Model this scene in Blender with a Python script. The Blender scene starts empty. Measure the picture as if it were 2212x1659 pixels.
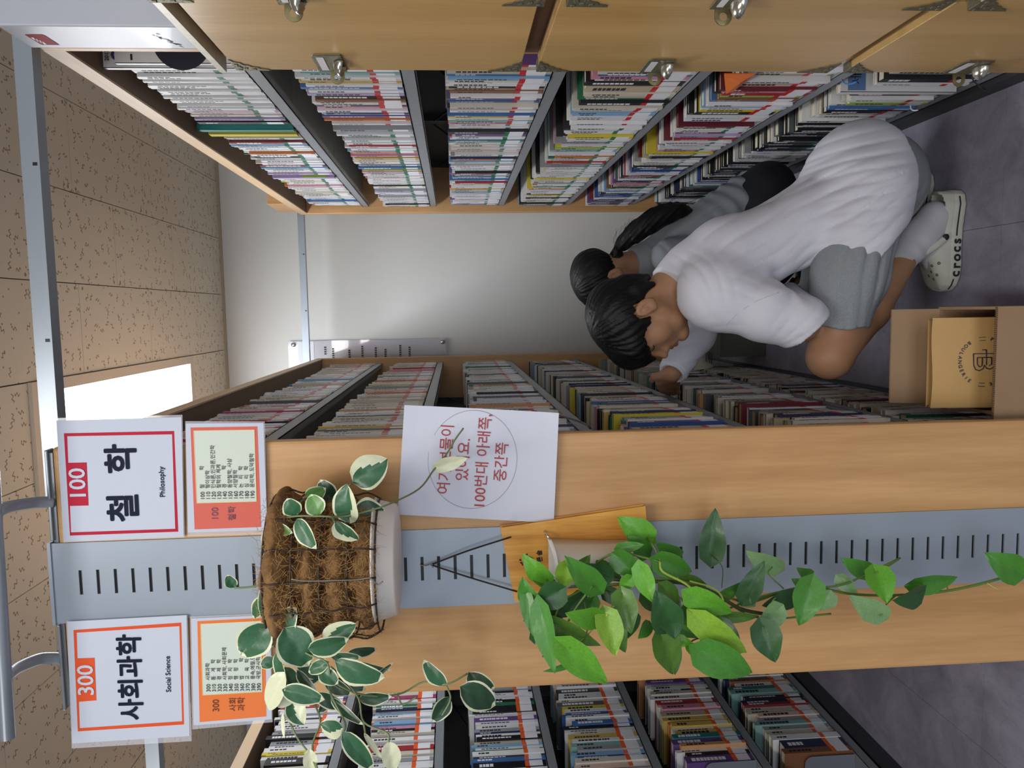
import bpy, bmesh, math, random
import numpy as np
from mathutils import Vector, Matrix
from mathutils.bvhtree import BVHTree
random.seed(7); rng = np.random.default_rng(7)
scn = bpy.context.scene
col = scn.collection
PI = math.pi

# ------------------------------------------------------------------ camera
F = 1705.0; HC = 1.35          # focal length in pixels of the 2212 px wide frame, eye height
_yc = np.array([155.5, -126.0, F]); _yc /= np.linalg.norm(_yc)
_d = np.array([.024, 1, 0]); _d[2] = -(_yc[0]*_d[0]+_yc[1]*_d[1])/_yc[2]; _d /= np.linalg.norm(_d)
_zc = -_d; _xc = np.cross(_yc, _zc)
RM = np.stack([_xc, _yc, _zc], 1)      # world -> (right, down, forward)
cam_data = bpy.data.cameras.new('camera'); cam = bpy.data.objects.new('camera', cam_data); col.objects.link(cam)
cam_data.sensor_width = 36; cam_data.lens = F/2212*36; cam_data.clip_start = .01
m = Matrix.Identity(4)
for i in range(3):                      # the phone was held sideways: frame right is down, frame up is right
    m[i][0] = RM[1][i]; m[i][1] = RM[0][i]; m[i][2] = -RM[2][i]
m[2][3] = HC
cam.matrix_world = m
scn.camera = cam
def _ray(x, y): return RM.T @ np.array([1659-y-829.5, x-1106, F])
def at(x, y, Y): r = _ray(x, y); r = r/r[1]*Y; return Vector((r[0], Y, r[2]+HC))
def atX(x, y, X): r = _ray(x, y); r = r/r[0]*X; return Vector((X, r[1], r[2]+HC))
def atZ(x, y, Z): r = _ray(x, y); r = r/r[2]*(Z-HC); return Vector((r[0], r[1], Z))

# ------------------------------------------------------------------ world, light, exposure
w = bpy.data.worlds.new('world'); scn.world = w; w.use_nodes = True
w.node_tree.nodes['Background'].inputs[0].default_value = (.72, .80, 1, 1)
w.node_tree.nodes['Background'].inputs[1].default_value = .35
vs = scn.view_settings; vs.view_transform = 'Standard'; vs.look = 'None'; vs.gamma = 1; vs.exposure = 0.0; vs.use_curve_mapping = False
def area(name, loc, size, rot, power, colr):
    l = bpy.data.lights.new(name, 'AREA'); l.shape = 'RECTANGLE'; l.size, l.size_y = size; l.energy = power; l.color = colr
    o = bpy.data.objects.new(name, l); col.objects.link(o); o.location = loc; o.rotation_euler = rot
    return o
COOL = (.86, .92, 1.0); WARM = (1.0, .97, .93)
area('window_light', (0.2, -3.9, 1.5), (4.2, 1.5), (PI/2, 0, 0), 80, COOL)       # daylight of the window behind the viewer
for n, (x, y, p) in enumerate([(-.365, .2, 22), (-.365, -2.2, 22), (1.5, .2, 10), (-1.9, .9, 16), (1.6, 3.1, 9), (-2.0, 3.2, 9)]):
    area('ceiling_lamp_light', (x, y, 2.57), (.27, 1.24), (0, 0, 0), p, WARM if n else (1, .97, .93))
area('ceiling_lamp_light', (-.365, 3.13, 2.575), (.26, 1.22), (0, 0, 0), 23, (.92, .96, 1))

# ------------------------------------------------------------------ helpers
def lin(c):
    if isinstance(c, str): c = [int(c[i:i+2], 16)/255 for i in (0, 2, 4)]
    return tuple(v/12.92 if v <= .04045 else ((v+.055)/1.055)**2.4 for v in c) + (1,)
MATS = {}
def M(name, c='808080', rough=.6, metal=0, noise=0, nscale=8, stretch=(1, 1, 1), bump=0, bscale=60, emit=0, spec=.5, alpha=1, sss=0, coat=0):
    if name in MATS: return MATS[name]
    mt = bpy.data.materials.new(name); mt.use_nodes = True; nt = mt.node_tree; b = nt.nodes['Principled BSDF']
    L = lin(c); b.inputs['Base Color'].default_value = L; b.inputs['Roughness'].default_value = rough; b.inputs['Metallic'].default_value = metal
    b.inputs['Specular IOR Level'].default_value = spec; b.inputs['Alpha'].default_value = alpha; b.inputs['Coat Weight'].default_value = coat
    if sss: b.inputs['Subsurface Weight'].default_value = sss; b.inputs['Subsurface Radius'].default_value = (.01, .004, .002); b.inputs['Subsurface Scale'].default_value = 1
    if emit: b.inputs['Emission Color'].default_value = L; b.inputs['Emission Strength'].default_value = emit
    if noise or bump:
        tc = nt.nodes.new('ShaderNodeTexCoord'); mp = nt.nodes.new('ShaderNodeMapping'); mp.inputs['Scale'].default_value = stretch
        nt.links.new(tc.outputs['Object'], mp.inputs[0])
        if noise:
            nz = nt.nodes.new('ShaderNodeTexNoise'); nz.inputs['Scale'].default_value = nscale; nz.inputs['Detail'].default_value = 6; nz.inputs['Roughness'].default_value = .6
            nt.links.new(mp.outputs[0], nz.inputs[0])
            mr = nt.nodes.new('ShaderNodeMapRange'); mr.inputs[1].default_value = .3; mr.inputs[2].default_value = .7; mr.inputs[3].default_value = 1-noise; mr.inputs[4].default_value = 1+noise*.6
            nt.links.new(nz.outputs['Fac'], mr.inputs[0])
            mx = nt.nodes.new('ShaderNodeVectorMath'); mx.operation = 'SCALE'; mx.inputs[0].default_value = L[:3]
            nt.links.new(mr.outputs[0], mx.inputs['Scale']); nt.links.new(mx.outputs[0], b.inputs['Base Color'])
        if bump:
            n2 = nt.nodes.new('ShaderNodeTexNoise'); n2.inputs['Scale'].default_value = bscale; n2.inputs['Detail'].default_value = 4
            nt.links.new(mp.outputs[0], n2.inputs[0]); bp = nt.nodes.new('ShaderNodeBump'); bp.inputs['Strength'].default_value = bump; bp.inputs['Distance'].default_value = .002
            nt.links.new(n2.outputs['Fac'], bp.inputs['Height']); nt.links.new(bp.outputs[0], b.inputs['Normal'])
    MATS[name] = mt
    return mt
def wood(name, c1, c2, scale=1.0, rough=.42, axis='Z', rings=9):
    if name in MATS: return MATS[name]
    mt = bpy.data.materials.new(name); mt.use_nodes = True; nt = mt.node_tree; b = nt.nodes['Principled BSDF']
    tc = nt.nodes.new('ShaderNodeTexCoord'); mp = nt.nodes.new('ShaderNodeMapping')
    s = {'Z': (1, 1, .07), 'X': (.07, 1, 1), 'Y': (1, .07, 1)}[axis]; mp.inputs['Scale'].default_value = [v*scale for v in s]
    nt.links.new(tc.outputs['Object'], mp.inputs[0])
    n1 = nt.nodes.new('ShaderNodeTexNoise'); n1.inputs['Scale'].default_value = rings; n1.inputs['Detail'].default_value = 2; n1.inputs['Distortion'].default_value = .6
    n2 = nt.nodes.new('ShaderNodeTexNoise'); n2.inputs['Scale'].default_value = 160; n2.inputs['Detail'].default_value = 3
    nt.links.new(mp.outputs[0], n1.inputs[0]); nt.links.new(mp.outputs[0], n2.inputs[0])
    ad = nt.nodes.new('ShaderNodeMath'); ad.operation = 'MULTIPLY_ADD'; ad.inputs[1].default_value = .35
    nt.links.new(n2.outputs['Fac'], ad.inputs[0]); nt.links.new(n1.outputs['Fac'], ad.inputs[2])
    cr = nt.nodes.new('ShaderNodeValToRGB'); cr.color_ramp.elements[0].position = .48; cr.color_ramp.elements[1].position = .85
    cr.color_ramp.elements[0].color = lin(c2); cr.color_ramp.elements[1].color = lin(c1)
    nt.links.new(ad.outputs[0], cr.inputs[0]); nt.links.new(cr.outputs[0], b.inputs['Base Color']); b.inputs['Roughness'].default_value = rough
    MATS[name] = mt
    return mt

def tag(o, label=None, cat=None, group=None, kind=None):
    if label: o['label'] = label
    if cat: o['category'] = cat
    if group: o['group'] = group
    if kind: o['kind'] = kind
    return o
def empty(name, loc, label, cat, group=None):
    o = bpy.data.objects.new(name, None); col.objects.link(o); o.location = loc; o.empty_display_size = .02
    return tag(o, label, cat, group)
WORLD = {}
def wm(o):
    M_ = Matrix.LocRotScale(o.location, o.rotation_euler, o.scale)
    return (wm(o.parent) @ M_) if o.parent else M_
def mesh_obj(name, me, mats, parent=None, world=True):
    """links a mesh; with a parent its world-space vertices are kept in place"""
    for mt in (mats if isinstance(mats, (list, tuple)) else [mats]): me.materials.append(mt)
    o = bpy.data.objects.new(name, me); col.objects.link(o)
    if parent is not None:
        o.parent = parent
        if world: me.transform(wm(parent).inverted())
    return o
def centre(o):
    """moves a top-level mesh object's origin to the base of its bounds"""
    me = o.data; v = np.empty(len(me.vertices)*3, 'f'); me.vertices.foreach_get('co', v); v = v.reshape(-1, 3)
    c = Vector(((v[:, 0].min()+v[:, 0].max())/2, (v[:, 1].min()+v[:, 1].max())/2, v[:, 2].min()))
    me.transform(Matrix.Translation(-c)); o.location = c
    return o
class B:
    """collects boxes, tubes and polygons and links them as one mesh"""
    def __init__(s): s.v = []; s.f = []; s.m = []; s.sm = []
    def add(s, vs, fs, mi=0, smooth=False, T=None):
        n = len(s.v)
        if T is not None: vs = [T @ Vector(p) for p in vs]
        s.v += [tuple(p) for p in vs]; s.f += [tuple(i+n for i in f) for f in fs]; s.m += [mi]*len(fs); s.sm += [smooth]*len(fs)
        return s
    def box(s, lo, hi, mi=0, T=None):
        x0, y0, z0 = lo; x1, y1, z1 = hi
        return s.add([(x0, y0, z0), (x1, y0, z0), (x1, y1, z0), (x0, y1, z0), (x0, y0, z1), (x1, y0, z1), (x1, y1, z1), (x0, y1, z1)],
              [(0, 3, 2, 1), (4, 5, 6, 7), (0, 1, 5, 4), (1, 2, 6, 5), (2, 3, 7, 6), (3, 0, 4, 7)], mi, False, T)
    def tube(s, pts, r, n=8, mi=0, cap=True):
        pts = [Vector(p) for p in pts]; rs = r if isinstance(r, (list, tuple)) else [r]*len(pts)
        vs = []; fs = []; up = Vector((.12, .31, .94)).normalized(); prev = None
        for i, p in enumerate(pts):
            t = (pts[min(i+1, len(pts)-1)] - pts[max(i-1, 0)]).normalized()
            if prev is None: a = t.cross(up); a = a.normalized() if a.length > 1e-4 else t.orthogonal().normalized()
            else: a = (prev - t*prev.dot(t)).normalized()
            prev = a; b_ = t.cross(a)
            vs += [p + (a*math.cos(2*PI*k/n) + b_*math.sin(2*PI*k/n))*rs[i] for k in range(n)]
        for i in range(len(pts)-1):
            for k in range(n): fs.append((i*n+k, i*n+(k+1) % n, (i+1)*n+(k+1) % n, (i+1)*n+k))
        if cap: fs.append(tuple(range(n))[::-1]); fs.append(tuple((len(pts)-1)*n+k for k in range(n)))
        return s.add(vs, fs, mi, True)
    def poly(s, pts, mi=0, depth=None):
        """flat polygon; depth = Vector for a prism"""
        n = len(pts); pts = [Vector(p) for p in pts]
        if depth is None: return s.add(pts, [tuple(range(n))], mi)
        d = Vector(depth)
        return s.add(pts + [p+d for p in pts], [tuple(range(n)), tuple(range(2*n-1, n-1, -1))] + [(i, n+i, n+(i+1) % n, (i+1) % n)[::-1] for i in range(n)], mi)
    def lathe(s, prof, c, n=32, mi=0, T=None, caps=True):
        vs = []; fs = []
        for (r, z) in prof: vs += [(c[0]+r*math.cos(2*PI*k/n), c[1]+r*math.sin(2*PI*k/n), c[2]+z) for k in range(n)]
        for i in range(len(prof)-1):
            for k in range(n): fs.append((i*n+k, i*n+(k+1) % n, (i+1)*n+(k+1) % n, (i+1)*n+k))
        if caps: fs.append(tuple(range(n))[::-1]); fs.append(tuple((len(prof)-1)*n+k for k in range(n)))
        return s.add(vs, fs, mi, True, T)
    def build(s, name, mats, parent=None, bevel=0):
        me = bpy.data.meshes.new(name); me.from_pydata(s.v, [], s.f)
        me.polygons.foreach_set('material_index', s.m); me.polygons.foreach_set('use_smooth', s.sm)
        me.update()
        o = mesh_obj(name, me, mats, parent)
        if bevel:
            md = o.modifiers.new('b', 'BEVEL'); md.width = bevel; md.segments = 2; md.limit_method = 'ANGLE'
        return o
def spline(pts, n=6):
    pts = [Vector(p) for p in pts]; out = []
    P_ = [pts[0]*2-pts[1]] + pts + [pts[-1]*2-pts[-2]]
    for i in range(1, len(P_)-2):
        a, b_, c, d = P_[i-1:i+3]
        for k in range(n):
            t = k/n
            out.append(.5*((2*b_)+(c-a)*t+(2*a-5*b_+4*c-d)*t*t+(3*b_-a-3*c+d)*t**3))
    return out + [pts[-1]]
def text(name, body, size, origin, ex, ey, mat, parent, bold=0, lift=.0006, align='CENTER', sx=1.0, space=1.0, extrude=0):
    """flat lettering: origin = middle (or left) of the line, ex/ey = world directions of reading and of letter tops"""
    cu = bpy.data.curves.new(name, 'FONT'); cu.body = body; cu.size = size; cu.align_x = align; cu.align_y = 'CENTER'; cu.space_character = space; cu.resolution_u = 3
    cu.extrude = extrude
    to = bpy.data.objects.new(name, cu); col.objects.link(to)
    dg = bpy.context.evaluated_depsgraph_get(); me = bpy.data.meshes.new_from_object(to.evaluated_get(dg)); bpy.data.objects.remove(to)
    if bold:
        bm = bmesh.new()
        for kz, (dx, dy) in enumerate(((0, 0), (bold, 0), (-bold, 0), (0, bold), (0, -bold), (bold*.7, bold*.7), (-bold*.7, bold*.7), (bold*.7, -bold*.7), (-bold*.7, -bold*.7))):
            m2 = me.copy(); m2.transform(Matrix.Translation((dx, dy, kz*.00003))); bm.from_mesh(m2); bpy.data.meshes.remove(m2)
        bm.to_mesh(me); bm.free()
    ex = Vector(ex).normalized(); ey = Vector(ey).normalized(); ez = ex.cross(ey)
    T = Matrix((ex*sx, ey, ez)).transposed().to_4x4(); T.translation = Vector(origin) + ez*lift
    me.transform(T); me.materials.clear()
    return mesh_obj(name, me, mat, parent)

# ------------------------------------------------------------------ smooth solids (signed distance -> surface)
class SDF:
    def __init__(s, lo, hi, h):
        s.lo = np.array(lo, float); s.h = h; s.n = (np.ceil((np.array(hi)-s.lo)/h)).astype(int)+1
        s.f = np.full(s.n, 1.0, np.float32)
    def axes(s, a, b):
        return [np.arange(a[i], b[i])*s.h + s.lo[i] for i in range(3)]
    def _blk(s, lo, hi):
        a = np.maximum(np.floor((np.array(lo)-s.lo)/s.h).astype(int), 0); b = np.minimum(np.ceil((np.array(hi)-s.lo)/s.h).astype(int)+1, s.n)
        return (a, b) if (b > a).all() else (None, None)
    def _mix(s, fn, lo, hi, k, op):
        pad = k+.03; a, b = s._blk(np.array(lo)-pad, np.array(hi)+pad)
        if a is None: return
        X, Y, Z = np.meshgrid(*s.axes(a, b), indexing='ij', sparse=True)
        d = fn(X, Y, Z); sl = tuple(slice(a[i], b[i]) for i in range(3)); f = s.f[sl]
        if op == 'add':
            h = np.clip(.5+.5*(f-d)/k, 0, 1); s.f[sl] = f*(1-h)+d*h-k*h*(1-h)
        else:
            d = -d; h = np.clip(.5-.5*(f-d)/k, 0, 1); s.f[sl] = f*(1-h)+d*h+k*h*(1-h)
    def cap(s, p, r0, q, r1, k=.02, op='add', flat=None):
        p = np.array(p, float); q = np.array(q, float); ba = q-p; L = ba@ba+1e-12
        def fn(X, Y, Z):
            x, y, z = X-p[0], Y-p[1], Z-p[2]; t = np.clip((x*ba[0]+y*ba[1]+z*ba[2])/L, 0, 1)
            return np.sqrt((x-ba[0]*t)**2+(y-ba[1]*t)**2+(z-ba[2]*t)**2)-(r0+(r1-r0)*t)
        r = max(r0, r1); s._mix(fn, np.minimum(p, q)-r, np.maximum(p, q)+r, k, op); return s
    def ell(s, c, r, k=.02, op='add', R=None):
        c = np.array(c, float); r = np.array(r, float); R_ = np.eye(3) if R is None else np.array(R, float)   # rows = local axes
        def fn(X, Y, Z):
            x, y, z = X-c[0], Y-c[1], Z-c[2]
            l = [(R_[i, 0]*x+R_[i, 1]*y+R_[i, 2]*z) for i in range(3)]
            k0 = np.sqrt(sum((l[i]/r[i])**2 for i in range(3))); k1 = np.sqrt(sum((l[i]/r[i]**2)**2 for i in range(3)))+1e-9
            return k0*(k0-1)/k1
        m_ = max(r); s._mix(fn, c-m_, c+m_, k, op); return s
    def grid(s): return np.meshgrid(*s.axes([0, 0, 0], s.n), indexing='ij', sparse=True)
    def clip(s, fn):
        s.f = np.maximum(s.f, fn(*s.grid())).astype(np.float32); return s
    def disp(s, fn):
        s.f = (s.f + fn(*s.grid())).astype(np.float32); return s
    def mesh(s, name):
        f = s.f; ins = f < 0; n = f.shape
        c = np.zeros([k-1 for k in n], np.int8)
        cor = [(i, j, k) for i in (0, 1) for j in (0, 1) for k in (0, 1)]
        sl = lambda o: tuple(slice(o[i], n[i]-1+o[i]) for i in range(3))
        for o in cor: c += ins[sl(o)]
        act = np.argwhere((c > 0) & (c < 8)); idx = np.full(c.shape, -1, np.int32); idx[tuple(act.T)] = np.arange(len(act))
        vals = {o: f[act[:, 0]+o[0], act[:, 1]+o[1], act[:, 2]+o[2]] for o in cor}
        acc = np.zeros((len(act), 3)); cnt = np.zeros(len(act))
        for o in cor:
            for ax in range(3):
                if o[ax] == 0:
                    q = list(o); q[ax] = 1; a, b_ = vals[o], vals[tuple(q)]; mk = (a < 0) != (b_ < 0)
                    t = np.where(mk, a/(a-b_+1e-20), 0); p = np.tile(np.array(o, float), (len(act), 1)); p[:, ax] += t
                    acc[mk] += p[mk]; cnt[mk] += 1
        V = (act + acc/cnt[:, None])*s.h + s.lo
        quads = []
        for ax in range(3):
            u, v_ = [(1, 2), (2, 0), (0, 1)][ax]
            a = [slice(None)]*3; b_ = [slice(None)]*3; a[ax] = slice(0, n[ax]-1); b_[ax] = slice(1, n[ax])
            ch = ins[tuple(a)] != ins[tuple(b_)]; e = np.argwhere(ch); e = e[(e[:, u] > 0) & (e[:, v_] > 0) & (e[:, u] < n[u]-1) & (e[:, v_] < n[v_]-1)]
            flip = ins[tuple(e.T)]
            du = np.zeros(3, int); du[u] = 1; dv = np.zeros(3, int); dv[v_] = 1
            q = np.stack([idx[tuple((e-du-dv).T)], idx[tuple((e-dv).T)], idx[tuple(e.T)], idx[tuple((e-du).T)]], 1)
            q[~flip] = q[~flip][:, ::-1]; quads.append(q)
        Q = np.concatenate(quads); me = bpy.data.meshes.new(name)
        me.vertices.add(len(V)); me.vertices.foreach_set('co', V.astype('f').ravel())
        me.loops.add(len(Q)*4); me.loops.foreach_set('vertex_index', Q.astype('i').ravel())
        me.polygons.add(len(Q)); me.polygons.foreach_set('loop_start', np.arange(0, len(Q)*4, 4, dtype='i')); me.polygons.foreach_set('use_smooth', np.ones(len(Q), bool))
        me.update(calc_edges=True); me.validate()
        return me

# ------------------------------------------------------------------ room shell
YW = 4.42; ZC = 2.60
wall_m = M('wall_paint', 'd1d2cf', .45, noise=.03, nscale=2, bump=.15, bscale=220)
def wall(name, lo, hi, mt=wall_m): return tag(centre(B().box(lo, hi).build(name, mt)), kind='structure')
wall('wall_back', (-4, YW, 0), (3, YW+.1, ZC)); wall('wall_left', (-4.1, -4, 0), (-4, YW+.1, ZC)); wall('wall_right', (3, -4, 0), (3.1, YW+.1, ZC))
B_ = B(); B_.box((-4.1, -4.1, 0), (-2, -4, ZC)).box((2.4, -4.1, 0), (3.1, -4, ZC)).box((-2, -4.1, 0), (2.4, -4, .7)).box((-2, -4.1, 2.3), (2.4, -4, ZC))
tag(B_.build('wall_front', wall_m), kind='structure')
# floor: base + separate vinyl tiles
fm = M('subfloor', '35333a', .8)
fl = tag(B().box((-4, -4, -.06), (3, YW, -.004)).build('floor', fm), kind='structure')
def vinyl():
    mt = bpy.data.materials.new('vinyl_tile'); mt.use_nodes = True; nt = mt.node_tree; b = nt.nodes['Principled BSDF']; b.inputs['Roughness'].default_value = .42
    g = nt.nodes.new('ShaderNodeNewGeometry'); n1 = nt.nodes.new('ShaderNodeTexNoise'); n1.inputs['Scale'].default_value = 5.5; n1.inputs['Detail'].default_value = 9; n1.inputs['Roughness'].default_value = .68; n1.inputs['Distortion'].default_value = .5
    n2 = nt.nodes.new('ShaderNodeTexNoise'); n2.inputs['Scale'].default_value = 75; n2.inputs['Detail'].default_value = 5; n2.inputs['Roughness'].default_value = .7
    nt.links.new(g.outputs['Position'], n1.inputs[0]); nt.links.new(g.outputs['Position'], n2.inputs[0])
    c1 = nt.nodes.new('ShaderNodeValToRGB'); e = c1.color_ramp.elements; e[0].position = .34; e[0].color = lin('7b7886'); e[1].position = .66; e[1].color = lin('a09dad')
    c2 = nt.nodes.new('ShaderNodeValToRGB'); e = c2.color_ramp.elements; e[0].position = .28; e[0].color = (.55, .55, .57, 1); e[1].position = .46; e[1].color = (1, 1, 1, 1)
    mx = nt.nodes.new('ShaderNodeMix'); mx.data_type = 'RGBA'; mx.blend_type = 'MULTIPLY'; mx.inputs[0].default_value = .55
    nt.links.new(n1.outputs['Fac'], c1.inputs[0]); nt.links.new(n2.outputs['Fac'], c2.inputs[0]); nt.links.new(c1.outputs[0], mx.inputs[6]); nt.links.new(c2.outputs[0], mx.inputs[7]); nt.links.new(mx.outputs[2], b.inputs['Base Color'])
    return mt
vm = vinyl(); tme = None; S = .45
for i in range(-5, 3):
    for j in range(1, 7):
        x0, y0 = .19+i*S, 1.876+(j-4)*S
        if x0+S < -2.2 or x0 > 1.2: continue
        if tme is None:
            tme = B().box((.0005, .0005, -.0045), (S-.0005, S-.0005, 0)).build('floor_tile', vm, fl); tme.location = (x0, y0, 0); continue
        o = tme.copy(); col.objects.link(o); o.location = (x0, y0, 0)
# far floor outside the picture
tag(B().box((-4, -4, -.004), (3, 1.876-3*S, 0)).box((.19+3*S, 1.876-3*S, -.004), (3, YW, 0)).box((-4, 1.876-3*S, -.004), (.19-5*S, YW, 0)).box((.19-5*S, 1.876+3*S, -.004), (.19+3*S, YW, 0)).build('floor_edge', vm), kind='structure')

# ceiling: board + separate fissured tiles 300 x 600
def ceil_mat():
    mt = bpy.data.materials.new('fissured_tile'); mt.use_nodes = True; nt = mt.node_tree; N = nt.nodes; Lk = nt.links; b = N['Principled BSDF']; b.inputs['Roughness'].default_value = .85
    def math_(op, a, b2=None, c=None):
        n = N.new('ShaderNodeMath'); n.operation = op
        for i, v in enumerate((a, b2, c)):
            if v is None: continue
            if isinstance(v, (int, float)): n.inputs[i].default_value = v
            else: Lk.new(v, n.inputs[i])
        return n.outputs[0]
    g = N.new('ShaderNodeNewGeometry'); oi = N.new('ShaderNodeObjectInfo'); tc = N.new('ShaderNodeTexCoord')
    masks = []
    for sc_, ll, ww, off in ((18, .25, .048, 0), (20, .055, .055, 7.3)):
        vv = N.new('ShaderNodeVectorMath'); vv.operation = 'MULTIPLY_ADD'; vv.inputs[1].default_value = (sc_, sc_, 0); vv.inputs[2].default_value = (off, off*1.7, 0); Lk.new(g.outputs['Position'], vv.inputs[0])
        vo = N.new('ShaderNodeTexVoronoi'); vo.voronoi_dimensions = '2D'; vo.inputs['Scale'].default_value = 1; vo.inputs['Randomness'].default_value = .75; Lk.new(vv.outputs[0], vo.inputs['Vector'])
        df = N.new('ShaderNodeVectorMath'); df.operation = 'SUBTRACT'; Lk.new(vv.outputs[0], df.inputs[0]); Lk.new(vo.outputs['Position'], df.inputs[1])
        sep = N.new('ShaderNodeSeparateColor'); Lk.new(vo.outputs['Color'], sep.inputs[0])
        ro = N.new('ShaderNodeVectorRotate'); ro.rotation_type = 'Z_AXIS'; Lk.new(df.outputs[0], ro.inputs['Vector']); Lk.new(math_('MULTIPLY', sep.outputs[0], 6.28), ro.inputs['Angle'])
        sx = N.new('ShaderNodeSeparateXYZ'); Lk.new(ro.outputs[0], sx.inputs[0])
        wave = math_('MULTIPLY', math_('SINE', math_('MULTIPLY_ADD', sx.outputs[0], 22.0, math_('MULTIPLY', sep.outputs[1], 6))), .075 if off == 0 else 0)
        dy = math_('ABSOLUTE', math_('SUBTRACT', sx.outputs[1], wave)); dx = math_('ABSOLUTE', sx.outputs[0])
        masks.append(math_('MULTIPLY', math_('LESS_THAN', dy, ww), math_('MULTIPLY', math_('LESS_THAN', dx, ll), math_('LESS_THAN', sep.outputs[2], .8 if off == 0 else .7))))
    so = N.new('ShaderNodeSeparateXYZ'); Lk.new(tc.outputs['Object'], so.inputs[0])
    ax_ = math_('ABSOLUTE', so.outputs[0]); ay = math_('ABSOLUTE', so.outputs[1])
    d2 = math_('ADD', math_('POWER', math_('SUBTRACT', ax_, .135), 2), math_('POWER', math_('SUBTRACT', ay, .278), 2))
    masks.append(math_('LESS_THAN', d2, .000034))
    mk = math_('MINIMUM', math_('ADD', math_('ADD', masks[0], masks[1]), masks[2]), 1)
    mx = N.new('ShaderNodeMix'); mx.data_type = 'RGBA'; Lk.new(mk, mx.inputs[0])
    mx.inputs[6].default_value = lin('d5cdbb'); mx.inputs[7].default_value = lin('8c7b67'); Lk.new(mx.outputs[2], b.inputs['Base Color'])
    return mt
cm = ceil_mat()
ceil = tag(B().box((-4, -4, ZC+.012), (3, YW, ZC+.06)).build('ceiling', M('ceiling_board', '5a4d40', .9)), kind='structure')
tile0 = None
LX0, LX1, LY0, LY1 = -.535, -.185, 2.40, 3.845       # recess of the lamp
for i in range(-6, 4):
    x0 = .116+i*.3
    for j in range(-2, 6):
        y0 = 2.46+(j)*.6096 + (.3 if i % 2 else 0) - .61
        y1 = min(y0+.6096, YW)
        if y0 > YW or y1 < .5: continue
        if x0+.3 > LX0+.01 and x0 < LX1-.01 and y1 > LY0 and y0 < LY1:       # tiles cut around the lamp
            X0, X1 = x0, x0+.3; parts = []
            if X0 < LX0: parts.append((X0, LX0, y0, y1))
            if X1 > LX1: parts.append((LX1, X1, y0, y1))
            a, b_ = max(X0, LX0), min(X1, LX1)
            if y0 < LY0: parts.append((a, b_, y0, LY0))
            if y1 > LY1: parts.append((a, b_, LY1, y1))
            for (p, q, r, s) in parts:
                if q-p > .005 and s-r > .005:
                    o = B().box((p-(x0+.15)+.0014, r-(y0+.305)+.0014, 0), (q-(x0+.15)-.0014, s-(y0+.305)-.0014, .011)).build('ceiling_tile', cm, ceil); o.location = (x0+.15, y0+.305, ZC)
            continue
        if y1 < y0+.6:
            o = B().box((-.1485, -.3036, 0), (.1485, y1-y0-.305, .011)).build('ceiling_tile', cm, ceil); o.location = (x0+.15, y0+.305, ZC); continue
        if tile0 is None:
            tile0 = B().box((-.1485, -.3036, 0), (.1485, .3034, .011)).build('ceiling_tile', cm, ceil); tile0.location = (x0+.15, y0+.305, ZC); continue
        o = tile0.copy(); col.objects.link(o); o.location = (x0+.15, y0+.305, ZC)
tag(B().box((-4, -4, ZC), (3, .49, ZC+.011)).box((-4, .49, ZC), (-1.69, YW, ZC+.011)).box((1.32, .49, ZC), (3, YW, ZC+.011)).build('ceiling_edge', cm), kind='structure')
tag(B().box((-4, YW-.012, ZC-.012), (3, YW, ZC)).build('trim_1', M('ceiling_trim', 'a89a86', .6)), kind='structure')
# the ceiling lamp
lamp = empty('ceiling_light', (-.36, 3.12, ZC), 'long white recessed lamp panel glowing in the beige ceiling', 'lamp')
fr = B(); t = .022
for (a, b_, c, d) in ((LX0, LX1, LY0, LY0+.05), (LX0, LX1, LY1-.045, LY1), (LX0, LX0+t, LY0+.05, LY1-.045), (LX1-.035, LX1, LY0+.05, LY1-.045)): fr.box((a, c, ZC-.012), (b_, d, ZC+.012))
fr.build('frame', M('lamp_frame', 'c9bca8', .5), lamp)
B().box((LX0+t, LY0+.05, ZC+.004), (LX1-.035, LY1-.045, ZC+.010)).build('diffuser', M('lamp_diffuser', 'f4f8ff', .5, emit=9), lamp)
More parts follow.
